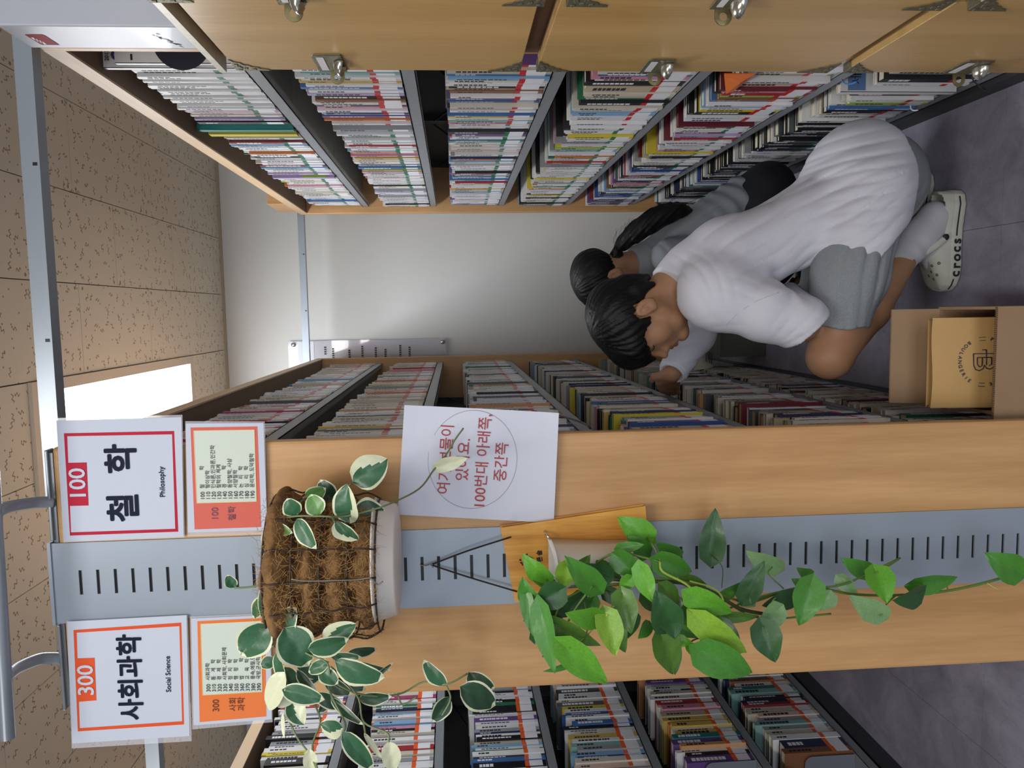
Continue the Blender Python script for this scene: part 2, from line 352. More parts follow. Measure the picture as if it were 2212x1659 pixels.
# ------------------------------------------------------------------ bookcases
W1 = wood('beech_veneer', 'cea26f', 'b58957', 1.0); WX = wood('beech_veneer_x', 'cea26f', 'b58957', 1.0, axis='Y')
WE = wood('pale_edge_band', 'dcbf9c', 'c9a67c', 1.0, axis='Y')
GREY = M('grey_shelf_metal', '8d9196', .4, .15); DARK = M('dark_shelf_metal', '3a3b3e', .5, .1); PLATE = M('blue_grey_metal', '97a2ae', .38, .25, noise=.04, nscale=3); BLACK = M('black_plastic', '101114', .45)
PY = 1.47
def bookcase(name, X0, X1, Y0, Y1, rows, label, faces, bays, dividers=True, end_near=True, top=2.10):
    """double sided steel bookcase between wooden ends; faces: which sides (+1/-1) carry shelves"""
    r = empty(name, ((X0+X1)/2, (Y0+Y1)/2, 0), label, 'bookcase'); xm = (X0+X1)/2
    for k, y in enumerate((Y0, Y1-.028)):
        if k == 0 and end_near is not True: continue
        B().box((X0, y, .015), (X1, y+.028, top-.008)).build('end_panel', W1, r, bevel=.006)
        B().box((X0+.01, y+.002, top-.008), (X1-.01, y+.026, top)).build('edge_cap', M('edge_cap', '70757b', .4, .4), r)
    B().box((X0+.008, Y0+.03, top-.043), (X1-.008, Y1-.03, top-.008)).build('top_board', M('dark_brown_board', '8b7361', .75, noise=.08, nscale=6), r)  # board colour darkened to cut the warm bounce onto the ceiling
    for xa, xb in ((X0+.003, X0+.0078), (X1-.0078, X1-.003)): B().box((xa, Y0+.03, top-.045), (xb, Y1-.03, top-.006)).build('edge_strip', WE, r)
    B().box((xm-.22, Y0+.03, 0), (xm+.22, Y1-.03, .055)).build('plinth', DARK, r)
    pts = [Y0+.04]+bays+[Y1-.04]
    for y in pts:
        for s in faces: B().box((xm+s*.016-.011, y-.02, .05), (xm+s*.016+.011, y+.02, top-.05)).build('post', DARK, r)
    B().box((xm-.004, Y0+.03, .05), (xm+.004, Y1-.03, top-.05)).build('dark_middle_sheet', M('shaded_interior', '46464a', .6), r)  # dark sheet added in the open middle, stands for the shaded interior
    for s in faces:
        xf = (X1-.032 if s > 0 else X0+.032)
        for a, b_ in zip(pts[:-1], pts[1:]):
            for z in rows:
                q = B(); q.box((min(xm+s*.012, xf), a+.001, z-.004), (max(xm+s*.012, xf), b_-.001, z-.001)); q.box((min(xf-s*.002, xf), a+.001, z-.034), (max(xf-s*.002, xf), b_-.001, z-.0005))
                q.box((min(xf-s*.02, xf), a+.001, z-.034), (max(xf-s*.02, xf), b_-.001, z-.032)); q.build('shelf', GREY, r)
            for z0, z1 in zip(rows[1:3], rows[:2]):
                for (p, q_) in ((z0+.03, z1-.05), (z1-.05, z0+.03)): B().tube([(xm+s*.03, a+.03, p), (xm+s*.03, b_-.03, q_)], .003, 5).build('cross_brace', BLACK, r)
    return r
RZ = [1.785, 1.455, 1.122, .795, .465, .115]; LZ = [1.765, 1.445, 1.085, .738, .362, .085]; CZ = [1.785, 1.45, 1.09, .765, .425, .10]
lc = bookcase('double_bookcase', -.730, -.232, PY, 4.24, LZ, 'beech and grey double-sided bookcase whose end panel carries signs and hanging plants', (1, -1), [2.36, 3.12], top=2.09)
rc = bookcase('double_bookcase', .490, .985, 1.535, 4.02, RZ, 'wood-edged bookcase of mostly white books behind the wooden drawer fronts', (-1, 1), [2.28, 3.05])
cc = bookcase('double_bookcase', -1.895, -1.400, 1.30, 4.20, CZ, 'bookcase across the second aisle holding books with orange stickers', (1,), [2.28, 3.20], end_near=False, top=2.085)
# slotted steel upright in the middle of the near end
def slotted():
    x0, x1, z0, z1 = -.559, -.408, .02, 2.093; y = PY-.0045; q = B(); sx0, sx1 = -.506, -.460; p = .0312; hh = .0029
    q.box((x0, y, z0), (sx0, y+.004, z1)); q.box((sx1, y, z0), (x1, y+.004, z1))
    zs = []; z = 2.045
    while z > .08: zs.append(z); z -= p
    prev = z1
    for z in zs: q.box((sx0, y, z+hh), (sx1, y+.004, prev)); prev = z-hh
    q.box((sx0, y, z0), (sx1, y+.004, prev))
    q.box((x0, y+.004, z0), (x0+.003, PY, z1)).box((x1-.003, y+.004, z0), (x1, PY, z1))
    o = q.build('slotted_upright', PLATE, lc)
    B().box((sx0-.002, y+.0042, z0), (sx1+.002, y+.0048, z1)).build('slot_shade_strip', BLACK, lc)  # black strip added behind the slots, paints the shade inside them
    B().box((x0-.002, y-.003, z1), (x1+.002, PY+.02, z1+.006)).build('top_cap', PLATE, lc)
slotted()
# grey caps along the top of both wood halves
for (a, b_) in ((-.727, -.563), (-.404, -.236)):
    B().box((a, PY-.004, 2.0885), (b_, PY+.022, 2.094)).build('edge_cap', M('edge_cap2', '8f979f', .35, .5), lc, bevel=.002)

# ------------------------------------------------------------------ books
PAL = dict(w='e4e4e6', W='f0efef', c='d9d2bf', C='c8b99a', g='9a9da1', G='5b6066', k='1c1c22', n='27335c', b='3c6fb4', B='7fb2dc', u='2d55a8', t='2c7c82', T='86b9b4', e='1f7a52', E='a9c94a', y='e6d02c', Y='d9b956',
           o='e07a34', O='d99a62', r='b92a34', R='7d1f2c', p='d88aa4', P='b23a6c', v='6a4690', V='b7a3cf', m='8d5a3a', s='e8c3b4')
NAMES = dict(w='white', W='bright white', c='cream', C='tan', g='light grey', G='dark grey', k='black', n='navy', b='blue', B='sky-blue', u='royal blue', t='teal', T='pale teal', e='green', E='lime green', y='yellow', Y='mustard',
             o='orange', O='apricot', r='red', R='dark red', p='pink', P='magenta', v='purple', V='lilac', m='brown', s='blush')
def dull(h):
    c = [int(h[i:i+2], 16) for i in (0, 2, 4)]; g = sum(c)/3; return ''.join('%02x' % int((.86*v+.14*g)*.95) for v in c)
CM = {k: M('cover_'+NAMES[k].replace(' ', '_').replace('-', '_'), dull(v), .38, noise=.04, nscale=20) for k, v in PAL.items()}
PAGE = M('book_pages', 'd8cfb8', .8, noise=.12, nscale=300, stretch=(1, 1, .02)); PAGE2 = M('old_book_pages', 'c4b48f', .85, noise=.15, nscale=300, stretch=(1, 1, .02))
STK = {'red': M('red_sticker', 'c4232c', .4), 'green': M('green_sticker', '12724e', .4), 'orange': M('orange_sticker', 'e8622a', .4)}
LAB = M('call_label', 'e9eaf0', .35); INK = M('ink', '26262c', .6); INKW = M('light_ink', 'e6e6ea', .6)
BOOKS = []
def row(s, xf, z, y0, y1, seq, case, rowname, tall=(.205, .26), depth=(.145, .185), thick=(.009, .026), stick=('red',), split=None, first=None, seed=0, bays=()):
    r = random.Random(seed); y = y0; i = 0
    while True:
        ch = seq[i % len(seq)]
        if ch in 'nbButTEpPvVRrGOs' and r.random() < (.34 if case == RC else .25): ch = r.choice('wwWcg' if case == RC else 'wccCg')
        t = r.uniform(*thick); t = t*1.6 if ch in 'knCGv' and r.random() < .4 else t
        if y+t > y1: break
        for bb in bays:
            if y < bb < y+t: y = bb+.002
        h = r.uniform(*tall)*(.95 if case == RC else .97); d = r.uniform(*depth)
        st = stick[0] if (split is None or y < split) else stick[-1]
        BOOKS.append(dict(s=s, x=xf+s*r.uniform(-.010, .004), y=y, t=t, h=h, d=d, z=z, c=ch, st=st, case=case, row=rowname, i=i, r=r.random(), lean=0))
        y += t+.0006; i += 1
        if r.random() < .03: y += .012
RN = ['top', 'second', 'third', 'fourth', 'fifth', 'bottom']
rx = .490+.030; lx = -.232-.030; cx = -1.400-.030
RB = (2.28, 3.05); LB = (2.36, 3.12); CB = (2.28, 3.20)
RC = 'the right-hand bookcase'; LCN = 'the signed bookcase'; CCN = 'the bookcase across the second aisle'
#              near ... far
row(-1, rx, RZ[0], 1.72, 2.10, 'WWWWWwWWWwWWWWwWWWWw', RC, RN[0], (.245, .26), stick=('green',), seed=1, thick=(.010, .014))
row(-1, rx, RZ[0], 2.10, 2.262, 'wVpPsBnVGk', RC, RN[0], (.235, .25), stick=('green',), seed=2, thick=(.008, .014))
row(-1, rx, RZ[0], 2.44, 3.045, 'wcwRwBbwwWpVwoWwewkww', RC, RN[0], (.215, .25), stick=('green',), seed=3)
row(-1, rx, RZ[0], 3.105, 3.98, 'YwwbwcwEwwpowwew', RC, RN[0], (.215, .25), stick=('green',), seed=53)
row(-1, rx, RZ[1], 1.56, 2.262, 'wWnBwvroWwwGwWpTewcYwbwwVwkmwcnpVB', RC, RN[1], (.225, .245), stick=('red',), seed=4, thick=(.010, .02))
row(-1, rx, RZ[1], 2.31, 3.98, 'gwVbEspTwgwwwrwWBWwobwpwkYwcwww', RC, RN[1], (.215, .24), stick=('green',), seed=5, bays=(3.05,))
row(-1, rx, RZ[2], 1.56, 2.262, 'GpwWbywWTrpvVECbBvWVwkCmwvWwebnk', RC, RN[2], (.235, .25), stick=('red',), seed=6, thick=(.010, .02))
row(-1, rx, RZ[2], 2.30, 3.98, 'wwwkWvwPwtWbBwbVrsCcwwWrGPnoYowBwkwrwu', RC, RN[2], (.22, .245), stick=('green',), seed=7, bays=(3.05,))
row(-1, rx, RZ[3], 1.56, 2.262, 'wwWWwPGCtrBbpwkCcCekwccBBB', RC, RN[3], (.225, .25), stick=('red',), seed=8, thick=(.014, .028))
row(-1, rx, RZ[3], 2.30, 3.98, 'WwkwEywkwwRpVwwyEkbBgWboBewyorwBgw', RC, RN[3], (.20, .245), stick=('green',), seed=9, bays=(3.05,))
row(-1, rx, RZ[4], 1.56, 2.262, 'kwWbkgwWWkwCbPcRprkEmbWBwYyk', RC, RN[4], (.215, .25), stick=('red',), seed=10, thick=(.014, .026))
row(-1, rx, RZ[4], 2.30, 3.98, 'RnunuRVwrcRnvPwGnwkvpyBwgwkYmRwBwgGwWk', RC, RN[4], (.20, .24), stick=('green',), seed=11, bays=(3.05,), thick=(.010, .02))
row(-1, rx, RZ[5], 1.56, 1.89, 'WWkGWwWE', RC, RN[5], (.215, .25), stick=('red',), seed=52, thick=(.014, .03))
row(-1, rx, RZ[5], 1.925, 2.262, 'WkgWEwWbWkPcwWWRRrrwpcw', RC, RN[5], (.215, .26), stick=('red',), seed=12, thick=(.014, .03))
row(-1, rx, RZ[5], 2.30, 3.98, 'knkGkknkGknkkGknkknkWwuwBwkWwtw', RC, RN[5], (.21, .24), stick=('green',), seed=13, bays=(3.05,), thick=(.010, .02))
# signed bookcase, aisle side
row(1, lx, LZ[0], 1.53, 2.34, 'gkgcWrwuTrcwPwocwcOwrvww', LCN, RN[0], (.20, .235), (.13, .17), seed=21)
row(1, lx, LZ[0], 2.38, 4.19, 'vWoGcbwwCcwyYcwwBgwcwpwcwTw', LCN, RN[0], (.20, .235), (.13, .17), seed=22, bays=(3.12,))
row(1, lx, LZ[1], 1.53, 2.34, 'rrkwcnWcOwwcGGcYrywGkcCw', LCN, RN[1], (.21, .24), (.13, .17), seed=23)
row(1, lx, LZ[1], 2.38, 4.19, 'cgCrcYwPcCwgwcowGcwspcwW', LCN, RN[1], (.20, .235), (.13, .17), seed=24, bays=(3.12,))
row(1, lx, LZ[2], 1.53, 2.34, 'EywwcwgkcgcOwnwGcwcwkOcw', LCN, RN[2], (.21, .24), (.14, .17), seed=25)
row(1, lx, LZ[2], 2.38, 4.19, 'wGwsnwcrkTwwgBtcwcwOwcCe', LCN, RN[2], (.20, .235), (.13, .17), seed=26, bays=(3.12,))
row(1, lx, LZ[3], 1.53, 2.34, 'YwkcEYkcpGcubsOPtcTcyegnk', LCN, RN[3], (.21, .24), (.14, .175), seed=27)
row(1, lx, LZ[3], 2.38, 4.19, 'knkBcwgcwGCckcyknwcgkWcgs', LCN, RN[3], (.20, .235), (.13, .17), seed=28, bays=(3.12,))
row(1, lx, LZ[4], 1.53, 2.34, 'bwRkmccgccwRcECncmcCcG', LCN, RN[4], (.21, .24), (.14, .175), seed=29, thick=(.014, .03))
row(1, lx, LZ[4], 2.38, 4.19, 'GOcCnnbkccCcwkcTcwgcwTe', LCN, RN[4], (.20, .235), (.13, .17), seed=30, bays=(3.12,))
row(1, lx, LZ[5], 1.53, 2.34, 'Rcccccwcccecrcckccccg', LCN, RN[5], (.19, .225), (.14, .175), seed=31, thick=(.016, .034))
row(1, lx, LZ[5], 2.38, 3.60, 'RRkcckcGcwkcccwcckc', LCN, RN[5], (.19, .22), (.13, .17), seed=32, bays=(3.12,), thick=(.014, .03))
# bookcase across the second aisle
row(1, cx, CZ[0], 1.9, 3.4, 'rubkwyyWwgkggwwwkwBwWrw', CCN, RN[0], (.21, .245), stick=('orange',), seed=41, bays=(2.28,))
row(1, cx, CZ[1], 1.9, 3.4, 'wPPwsrrwWwckpVBswBgnTeW', CCN, RN[1], (.22, .25), stick=('orange',), seed=42, bays=(2.28,))
row(1, cx, CZ[2], 1.9, 3.4, 'bkWewBBkWnPwwvwWkkekrwwk', CCN, RN[2], (.22, .25), stick=('orange',), seed=43, bays=(2.28,))
row(1, cx, CZ[3], 2.34, 3.5, 'sbuBgTwYcwkbwwubwyGcwwkW', CCN, RN[3], (.215, .25), stick=('orange',), seed=44, thick=(.014, .03))
row(1, cx, CZ[4], 2.34, 3.5, 'vkWOvtYWYoYCpwrwskwW', CCN, RN[4], (.215, .25), stick=('orange',), seed=45, thick=(.014, .032))
row(1, cx, CZ[5], 2.34, 3.5, 'mnWwngTgsccRnkwTtW', CCN, RN[5], (.215, .26), stick=('orange',), seed=46, thick=(.014, .032))

def proj(p):
    c = RM @ np.array([p[0], p[1], p[2]-HC]); return (829.5+F*c[0]/c[2], 1106+F*c[1]/c[2], c[2])
def book_geo(b, cov, pag, stk, lab, ink, wht=None):
    """adds the pieces of one book to the builders given"""
    s, x, y, t, h, d, z = (b[k] for k in ('s', 'x', 'y', 't', 'h', 'd', 'z')); e = .0011; xb = x-s*d; rr = b['r']
    X = lambda a, c: (min(a, c), max(a, c))
    T = None
    if b['lean']: T = Matrix.Translation((0, y, z)) @ Matrix.Rotation(b['lean'], 4, 'X') @ Matrix.Translation((0, -y, -z))
    def bx(q, a, c, y0, y1, z0, z1, mi=0): u0, u1 = X(a, c); q.box((u0, y0, z0), (u1, y1, z1), mi, T)
    bx(cov, x, x-s*e, y, y+t, z, z+h, b.get('mc', 0)); bx(cov, x-s*e, xb, y, y+e, z, z+h, b.get('mc', 0)); bx(cov, x-s*e, xb, y+t-e, y+t, z, z+h, b.get('mc', 0))
    bx(pag, x-s*e, xb+s*.003, y+e, y+t-e, z+.002, z+h-.003, b.get('mp', 0))
    zz = .052+.004*rr
    bx(stk, x+s*.0003, x, y, y+t, z+zz, z+zz+.014, b.get('ms', 0)); bx(lab, x+s*.0003, x, y, y+t, z+.012, z+zz, b.get('ml', 0))
    r = random.Random(int(rr*1e6)); wdt = t*r.uniform(.25, .5)
    z1 = z+h-.02; n = r.randint(3, 9); zp = z1
    for k in range(n):
        L = r.uniform(.008, .016)
        if zp-L < z+.085: break
        bx(ink, x+s*.0002, x, y+t/2-wdt/2, y+t/2+wdt/2, zp-L*.8, zp, b.get('mi', 0)); zp -= L
    if r.random() < .7: bx(ink, x+s*.0002, x, y+t*.25, y+t*.75, z+.02, z+.026, b.get('mi', 0)); bx(ink, x+s*.0002, x, y+t*.25, y+t*.75, z+.034, z+.038, b.get('mi', 0))
def size_of(b):
    p = proj((b['x'], b['y'], b['z']+b['h']/2)); u, v, dd = p
    if not (-30 < u < 1690 and -40 < v < 2260): return 0
    if b['case'] == LCN and u < 700: return 0
    if b['case'] == CCN and u > 205: return 0
    if b['case'] == RC and u > 1520: return 0
    ap = (b['h']*b['t']*abs(b['x'])/b['y'] if True else 0)/dd**2*1e6
    if b['s'] > 0 and b['z'] < .9: ap *= 1.5
    # behind the squatting figure
    if b['case'] == RC and v > 1650+(1400-u)*.0 and u < 1330: ap *= .1
    return ap
for b in BOOKS: b['a'] = size_of(b)
BOOKS.sort(key=lambda b: -b['a']); NEAR, FAR = BOOKS[:300], [b for b in BOOKS[300:] if b['a'] > 0]
allrow = {}
for b in BOOKS: allrow.setdefault((b['case'], b['row']), []).append(b)
for v in allrow.values(): v.sort(key=lambda b: b['y'])
used = set(); PLACE = {RC: 'right bookcase', LCN: 'signed bookcase', CCN: 'second-aisle bookcase'}
ORD = ['', 'first', 'second', 'third', 'fourth', 'fifth', 'sixth', 'seventh', 'eighth', 'ninth', 'tenth', 'eleventh', 'twelfth']
def blabel(b):
    L = allrow[(b['case'], b['row'])]; i = L.index(b); c = NAMES[b['c']]; th = 'thick' if b['t'] > .024 else 'thin' if b['t'] < .012 else ''
    nb = [NAMES[L[j]['c']] if 0 <= j < len(L) else None for j in (i-1, i+1)]
    rel = f"between {nb[0]} and {nb[1]}" if nb[0] and nb[1] else 'at the row end'
    base = ' '.join(f"{th} {c} book {rel}, {b['row']} shelf, {PLACE[b['case']]}".split())
    if base not in used: used.add(base); return base
    same = [q for q in L if q['c'] == b['c']]; k = same.index(b)+1; n = len(same)
    o = (ORD[k]+' ') if k < len(ORD) else f"{k}th "
    base = f"{o}{c} book from the near end, {b['row']} shelf, {PLACE[b['case']]}"
    if base in used:
        base = f"{c} book {i+1}th along after {nb[0]}, {b['row']} shelf, {PLACE[b['case']]}"
    used.add(base); return base
for b in NEAR:
    q = [B() for _ in range(5)]; book_geo(b, *q)
    root = q[0].build('book', CM[b['c']]); centre(root)
    tag(root, blabel(b), 'book', f"books on the {b['row']} shelf of {b['case']}")
    q[1].build('pages', PAGE2 if b['case'] == LCN else PAGE, root); q[2].build('subject_sticker', STK[b['st']], root); q[3].build('call_label', LAB, root)
    tag(q[4].build('title_print', INKW if b['c'] in 'knGRvtuebPr' else INK, root), kind='stuff')
keys = list(PAL); q = B(); mats = [CM[k] for k in keys]+[PAGE, PAGE2, STK['red'], STK['green'], STK['orange'], LAB, INK, INKW]; n0 = len(keys)
for b in FAR:
    b.update(mc=keys.index(b['c']), mp=n0+(1 if b['case'] == LCN else 0), ms=n0+2+['red', 'green', 'orange'].index(b['st']), ml=n0+5, mi=n0+(7 if b['c'] in 'knGRvtuebPr' else 6)); book_geo(b, q, q, q, q, q)
o = centre(q.build('shelved_books', mats)); tag(o, 'remaining farther books filling the shelves of all three bookcases', 'books', kind='stuff')
# two big books shown cover-on near the end of the top right shelf, and two in the middle
def facing(name, x0, x1, y, t, z, h, mt, label, extra=None, page=PAGE):
    r = B().box((x0, y, z), (x1, y+.0012, z+h)).box((x0, y+t-.0012, z), (x1, y+t, z+h)).box((x0, y, z), (x0+.0012, y+t, z+h)).build(name, mt); centre(r)
    tag(r, label, 'book'); B().box((x0+.0012, y+.0012, z+.002), (x1-.003, y+t-.0012, z+h-.003)).build('pages', page, r)
    if extra: extra(r, x0, x1, y-.0004, z, h)
    return r
def ex1(r, x0, x1, y, z, h):
    dc = at(392, 88, y-.0004); T = Matrix.Translation(dc) @ Matrix.Rotation(PI/2, 4, 'X')
    B().lathe([(.001, 0), (.058, 0)], (0, 0, 0), 40, 0, T, False).build('disc_print', M('navy_print', '232836', .5), r)
    B().box((x0+.012, y-.0003, z+.045), (x0+.022, y, z+.07)).build('sticker', STK['green'], r)
    B().box((x0+.006, y-.0003, z+.2), (x0+.018, y, z+.204)).build('small_print', INK, r)
facing('book', .512, .70, 1.700, .016, RZ[0], .235, CM['W'], 'white book cover with a big navy disc near the white carton, top shelf', ex1)
def ex0(r, x0, x1, y, z, h):
    text('title_lettering', '이러', .050, (x0+.056, y, z+h-.040), (1, 0, 0), (0, 0, 1), M('violet_print', '4b3a8c', .5), r, bold=.0012)
    text('title_lettering', '2015 개정 교육과정', .011, (x0+.058, y, z+h-.008), (1, 0, 0), (0, 0, 1), INK, r, bold=.0003)
facing('book', .508, .70, 1.718, .014, RZ[0], .265, CM['W'], 'tall white book with violet title letters behind the disc cover, top shelf', ex0)
def ex2(r, x0, x1, y, z, h):
    text('title_lettering', '고', .05, (x0+.045, y, z+h-.04), (1, 0, 0), (0, 0, 1), INKW, r, bold=.001); B().lathe([(.001, 0), (.014, .0)], (0, 0, 0), 20, 0, Matrix.Translation((x0+.04, y, z+h-.095)) @ Matrix.Rotation(PI/2, 4, 'X'), False).build('cover_print', CM['c'], r)
    B().box((x0+.02, y-.0003, z+.012), (x0+.05, y, z+.045)).build('call_label', LAB, r)
facing('book', .515, .70, 2.30, .028, RZ[0], .262, M('teal_cover', '1f7f78', .4), 'thick teal textbook shown cover-on beside the yellow one, top shelf', ex2)
facing('book', .513, .69, 2.345, .032, RZ[0], .245, CM['y'], 'thick bright yellow book shown cover-on beside the teal one, top shelf')
facing('book', .512, .70, 3.07, .03, RZ[0], .23, CM['V'], 'pale lilac book with a green picture shown cover-on, top shelf', lambda r, x0, x1, y, z, h: B().box((x0, y-.0003, z+.03), (x0+.16, y, z+.12)).build('cover_print', CM['E'], r))

def ex3(r, x0, x1, y, z, h):
    B().box((x0+.004, y-.0003, z+h-.062), (x0+.085, y, z+h-.018)).build('blue_panel', M('blue_print', '5f7fb0', .5), r); text('title_lettering', '세상', .030, (x0+.045, y-.0004, z+h-.040), (1, 0, 0), (0, 0, 1), INK, r)
facing('book', .512, .68, 1.896, .022, RZ[5], .292, CM['w'], 'tall white book with a blue panel on its cover, bottom shelf, right bookcase', ex3)
o = centre(B().box((.500, 3.72, 2.093), (.585, 3.99, 2.185)).build('wooden_block', W1, None, bevel=.004)); tag(o, 'small pale wooden block on top of the far end of the right bookcase', 'block')
# grey bookends of the far-aisle case
for z, lab in ((CZ[3], 'fourth'), (CZ[4], 'fifth'), (CZ[5], 'bottom')):
    q = B(); pts = []; x0, x1, h = cx-.15, cx-.004, .165; R_ = .025
    for a in range(7): pts.append((x1-R_+R_*math.cos(PI/2*a/6), 0, h-R_+R_*math.sin(PI/2*a/6)))
    for a in range(7): pts.append((x0+R_-R_*math.sin(PI/2*a/6), 0, h-R_+R_*math.cos(PI/2*a/6)))
    pts = [(x1, 0, 0)]+pts+[(x0, 0, 0)]; q.poly([(p[0], 2.325, z+p[2]) for p in pts], 0, (0, .0015, 0)); q.box((x0, 2.326, z-.0009), (x1, 2.40, z-.0001))
    o = centre(q.build('bookend', M('bookend_grey', '7c828a', .45, .2))); tag(o, f'rounded grey metal bookend at the near end of the {lab} shelf', 'bookend', 'grey bookends of the bookcase across the second aisle')
# ------------------------------------------------------------------ wall board, tie bars, tube bracket
r = empty('notice_board', (-.3, YW, 1.7), 'clear acrylic notice board bolted to the back wall beside the shelves', 'notice board')
ywb = YW-.02
c = [at(622, 738, ywb), at(968, 736, ywb)]; xr = c[0].x+.004; zt, zb = c[0].z, c[1].z; xl = xr-.42
acr = M('acrylic', 'dfe3ea', .03, spec=.8, alpha=.14); acr2 = M('board_paper', 'b9b4bb', .25, coat=.6)
B().box((xl, ywb-.004, zb), (xr, ywb, zt)).build('acrylic_sheet', acr, r)
B().box((xl+.01, ywb+.0005, zb+.012), (xr-.004, ywb+.002, zt-.14)).build('printed_sheet', acr2, r)
B().box((xl+.01, ywb+.0005, zt-.138), (xr-.004, ywb+.002, zt-.004)).build('title_panel', M('board_white', 'e6e9f2', .25, coat=.6), r)
for z in (zt-.03, zb+.03): B().lathe([(.012, -.02), (.012, .006), (.009, .009)], (0, 0, 0), 20, 0, Matrix.Translation((xr-.022, ywb-.006, z)) @ Matrix.Rotation(PI/2, 4, 'X')).build('standoff_bolt', M('brushed_steel', 'b5b7ba', .25, .9), r)
q = B(); rr = random.Random(5)
for k, xi in enumerate((703, 720, 755, 783, 812, 833, 865, 885)):
    p = at(xi, 772, ywb-.0045)
    for j in range(4+k*3 % 5): q.box((xr-.035-j*.012-.008-.01*(k % 3), ywb-.0048, p.z-.006), (xr-.035-j*.012-.01*(k % 3), ywb-.0042, p.z+.005))
tag(q.build('printed_lines', INK, r), kind='stuff')
def bar(p, q_, label):
    d = (q_-p); o = B().box((min(p.x, q_.x), p.y-.016, p.z-.016), (max(p.x, q_.x), p.y+.016, p.z+.016)).build('tie_bar', M('tie_bar_grey', '98a1ab', .35, .35)); me = o.data
    centre(o); tag(o, label, 'bar', 'grey tie bars between bookcase tops')
    for x in (.35, .72): B().box((p.x+d.x*x-.003, p.y-.0165, p.z-.012), (p.x+d.x*x+.003, p.y-.0158, p.z-.004)).build('screw', BLACK, o)
bar(Vector((-.34, 1.53, 2.105)), Vector((.52, 1.53, 2.105)), 'grey square tie bar crossing above the near end of the aisle')
bar(Vector((-.25, 4.12, 2.108)), Vector((.52, 4.12, 2.108)), 'thin grey tie bar across the back of the aisle')
bar(Vector((-1.42, 1.90, 2.105)), Vector((-.71, 1.90, 2.105)), 'short grey tie bar seen left below the social science sign')
tm = M('tube_grey', '8d96a1', .35, .25)
r = empty('tubular_bracket', (-.5, PY-.02, 2.095), 'curved grey tube bracket standing on top of the signed bookcase end', 'bracket')
yt = 1.36; p0 = at(17, 1594, yt); p1 = at(-26, 900, yt)
B().tube([p0, p1], .0122, 20).build('cross_tube', tm, r)
for (x0, y0, mid) in ((116, 1085, (-8, 1104)), (130, 1423, (12, 1462))):
    a = at(x0, y0, PY+.006); e = at(mid[0], mid[1], yt); e.z -= .0
    m1 = at(x0-50, y0+2, PY-.02); B().tube(spline([a, a.lerp(m1, .5)+Vector((0, .004, 0)), m1, m1.lerp(e, .6)+Vector((0, .008, .006)), e], 6), .0105, 16).build('curved_arm', tm, r)

# ------------------------------------------------------------------ printed signs on the bookcase end
PAPER = M('sign_paper', 'c2c8d7', .6, spec=.12); CREAM = M('sign_cream', 'ccd6cb', .6, spec=.15); NAVY = M('sign_navy_print', '1b2030', .6, spec=.1)
REDP = M('sign_red_print', 'b3213a', .6, spec=.15); ORP = M('sign_orange_print', 'd8542c', .6, spec=.15); SALM = M('sign_salmon_print', 'd0685c', .6, spec=.15); ORL = M('sign_light_orange_print', 'e27a42', .6, spec=.15)
FILM = M('laminate_film', 'f4f6ff', .06, spec=.6, alpha=.22); YL = M('sign_yellow_line', 'e8c06a', .4)
def quad(name, cs, Y, mt, parent, t=.0004):
    p = [at(x, y, Y) for x, y in cs]; return B().poly(p, 0, (0, t, 0)).build(name, mt, parent)
def ring(name, o, i, Y, mt, parent):
    q = B(); a = [at(x, y, Y) for x, y in o]; b_ = [at(x, y, Y) for x, y in i]
    for k in range(4): q.add([a[k], a[(k+1) % 4], b_[(k+1) % 4], b_[k]], [(0, 1, 2, 3)])
    return q.build(name, mt, parent)
def sign(name, cs, Y, label, film=None, cat='sign'):
    r = quad(name, cs, Y, PAPER, None, .0006); centre(r); tag(r, label, cat)
    if film: quad('laminate_margin', film, Y+.0008, FILM, r, .0003)
    TL, TR = at(*cs[3], Y), at(*cs[0], Y); ex = (TR-TL).normalized(); ey = Vector((-ex.z, 0, ex.x))
    r['_d'] = 0; del r['_d']
    return r, ex, ey
def T_(r, ex, ey, body, x, y, Y, size, mt, **k): return text('lettering', body, size, at(x, y, Y), ex, ey, mt, r, **k)
Y = PY-.012
s, ex, ey = sign('section_sign', [(122, 908.5), (392, 901), (397, 1159), (138, 1170)], Y, 'red-framed white 100 Philosophy sign at the top of the bookcase end', [(121, 903), (394, 896), (399, 1161), (137, 1172)])
ring('red_frame', [(138, 936), (376, 931), (385, 1148.5), (151, 1157)], [(145, 942.4), (371.6, 938.3), (378.4, 1142.3), (153.2, 1150)], Y-.0003, REDP, s)
quad('number_tab', [(146, 1000), (187, 999), (191, 1092), (151, 1093)], Y-.0006, REDP, s)
T_(s, ex, ey, '100', 169.5, 1046, Y-.001, .040, PAPER, bold=.0006)
T_(s, ex, ey, '철', 271, 1096, Y-.0006, .060, NAVY, bold=.0016); T_(s, ex, ey, '학', 266, 991, Y-.0006, .060, NAVY, bold=.0016)
T_(s, ex, ey, 'Philosophy', 350, 1041, Y-.0006, .0130, NAVY, bold=.0002)
s, ex, ey = sign('section_sign', [(145, 1343), (403, 1329), (409.5, 1590), (156.5, 1606)], Y, 'orange-framed white 300 Social Science sign overhanging the bookcase end', [(144, 1342), (405, 1328), (414, 1601), (155, 1617)])
ring('orange_frame', [(158.6, 1361), (391.4, 1345), (397.4, 1565), (168, 1580)], [(165.4, 1366.8), (387.3, 1352.7), (393.3, 1558), (172.2, 1573)], Y-.0003, ORP, s)
quad('number_tab', [(165, 1422.5), (204, 1421), (208, 1513), (170, 1516)], Y-.0006, ORP, s)
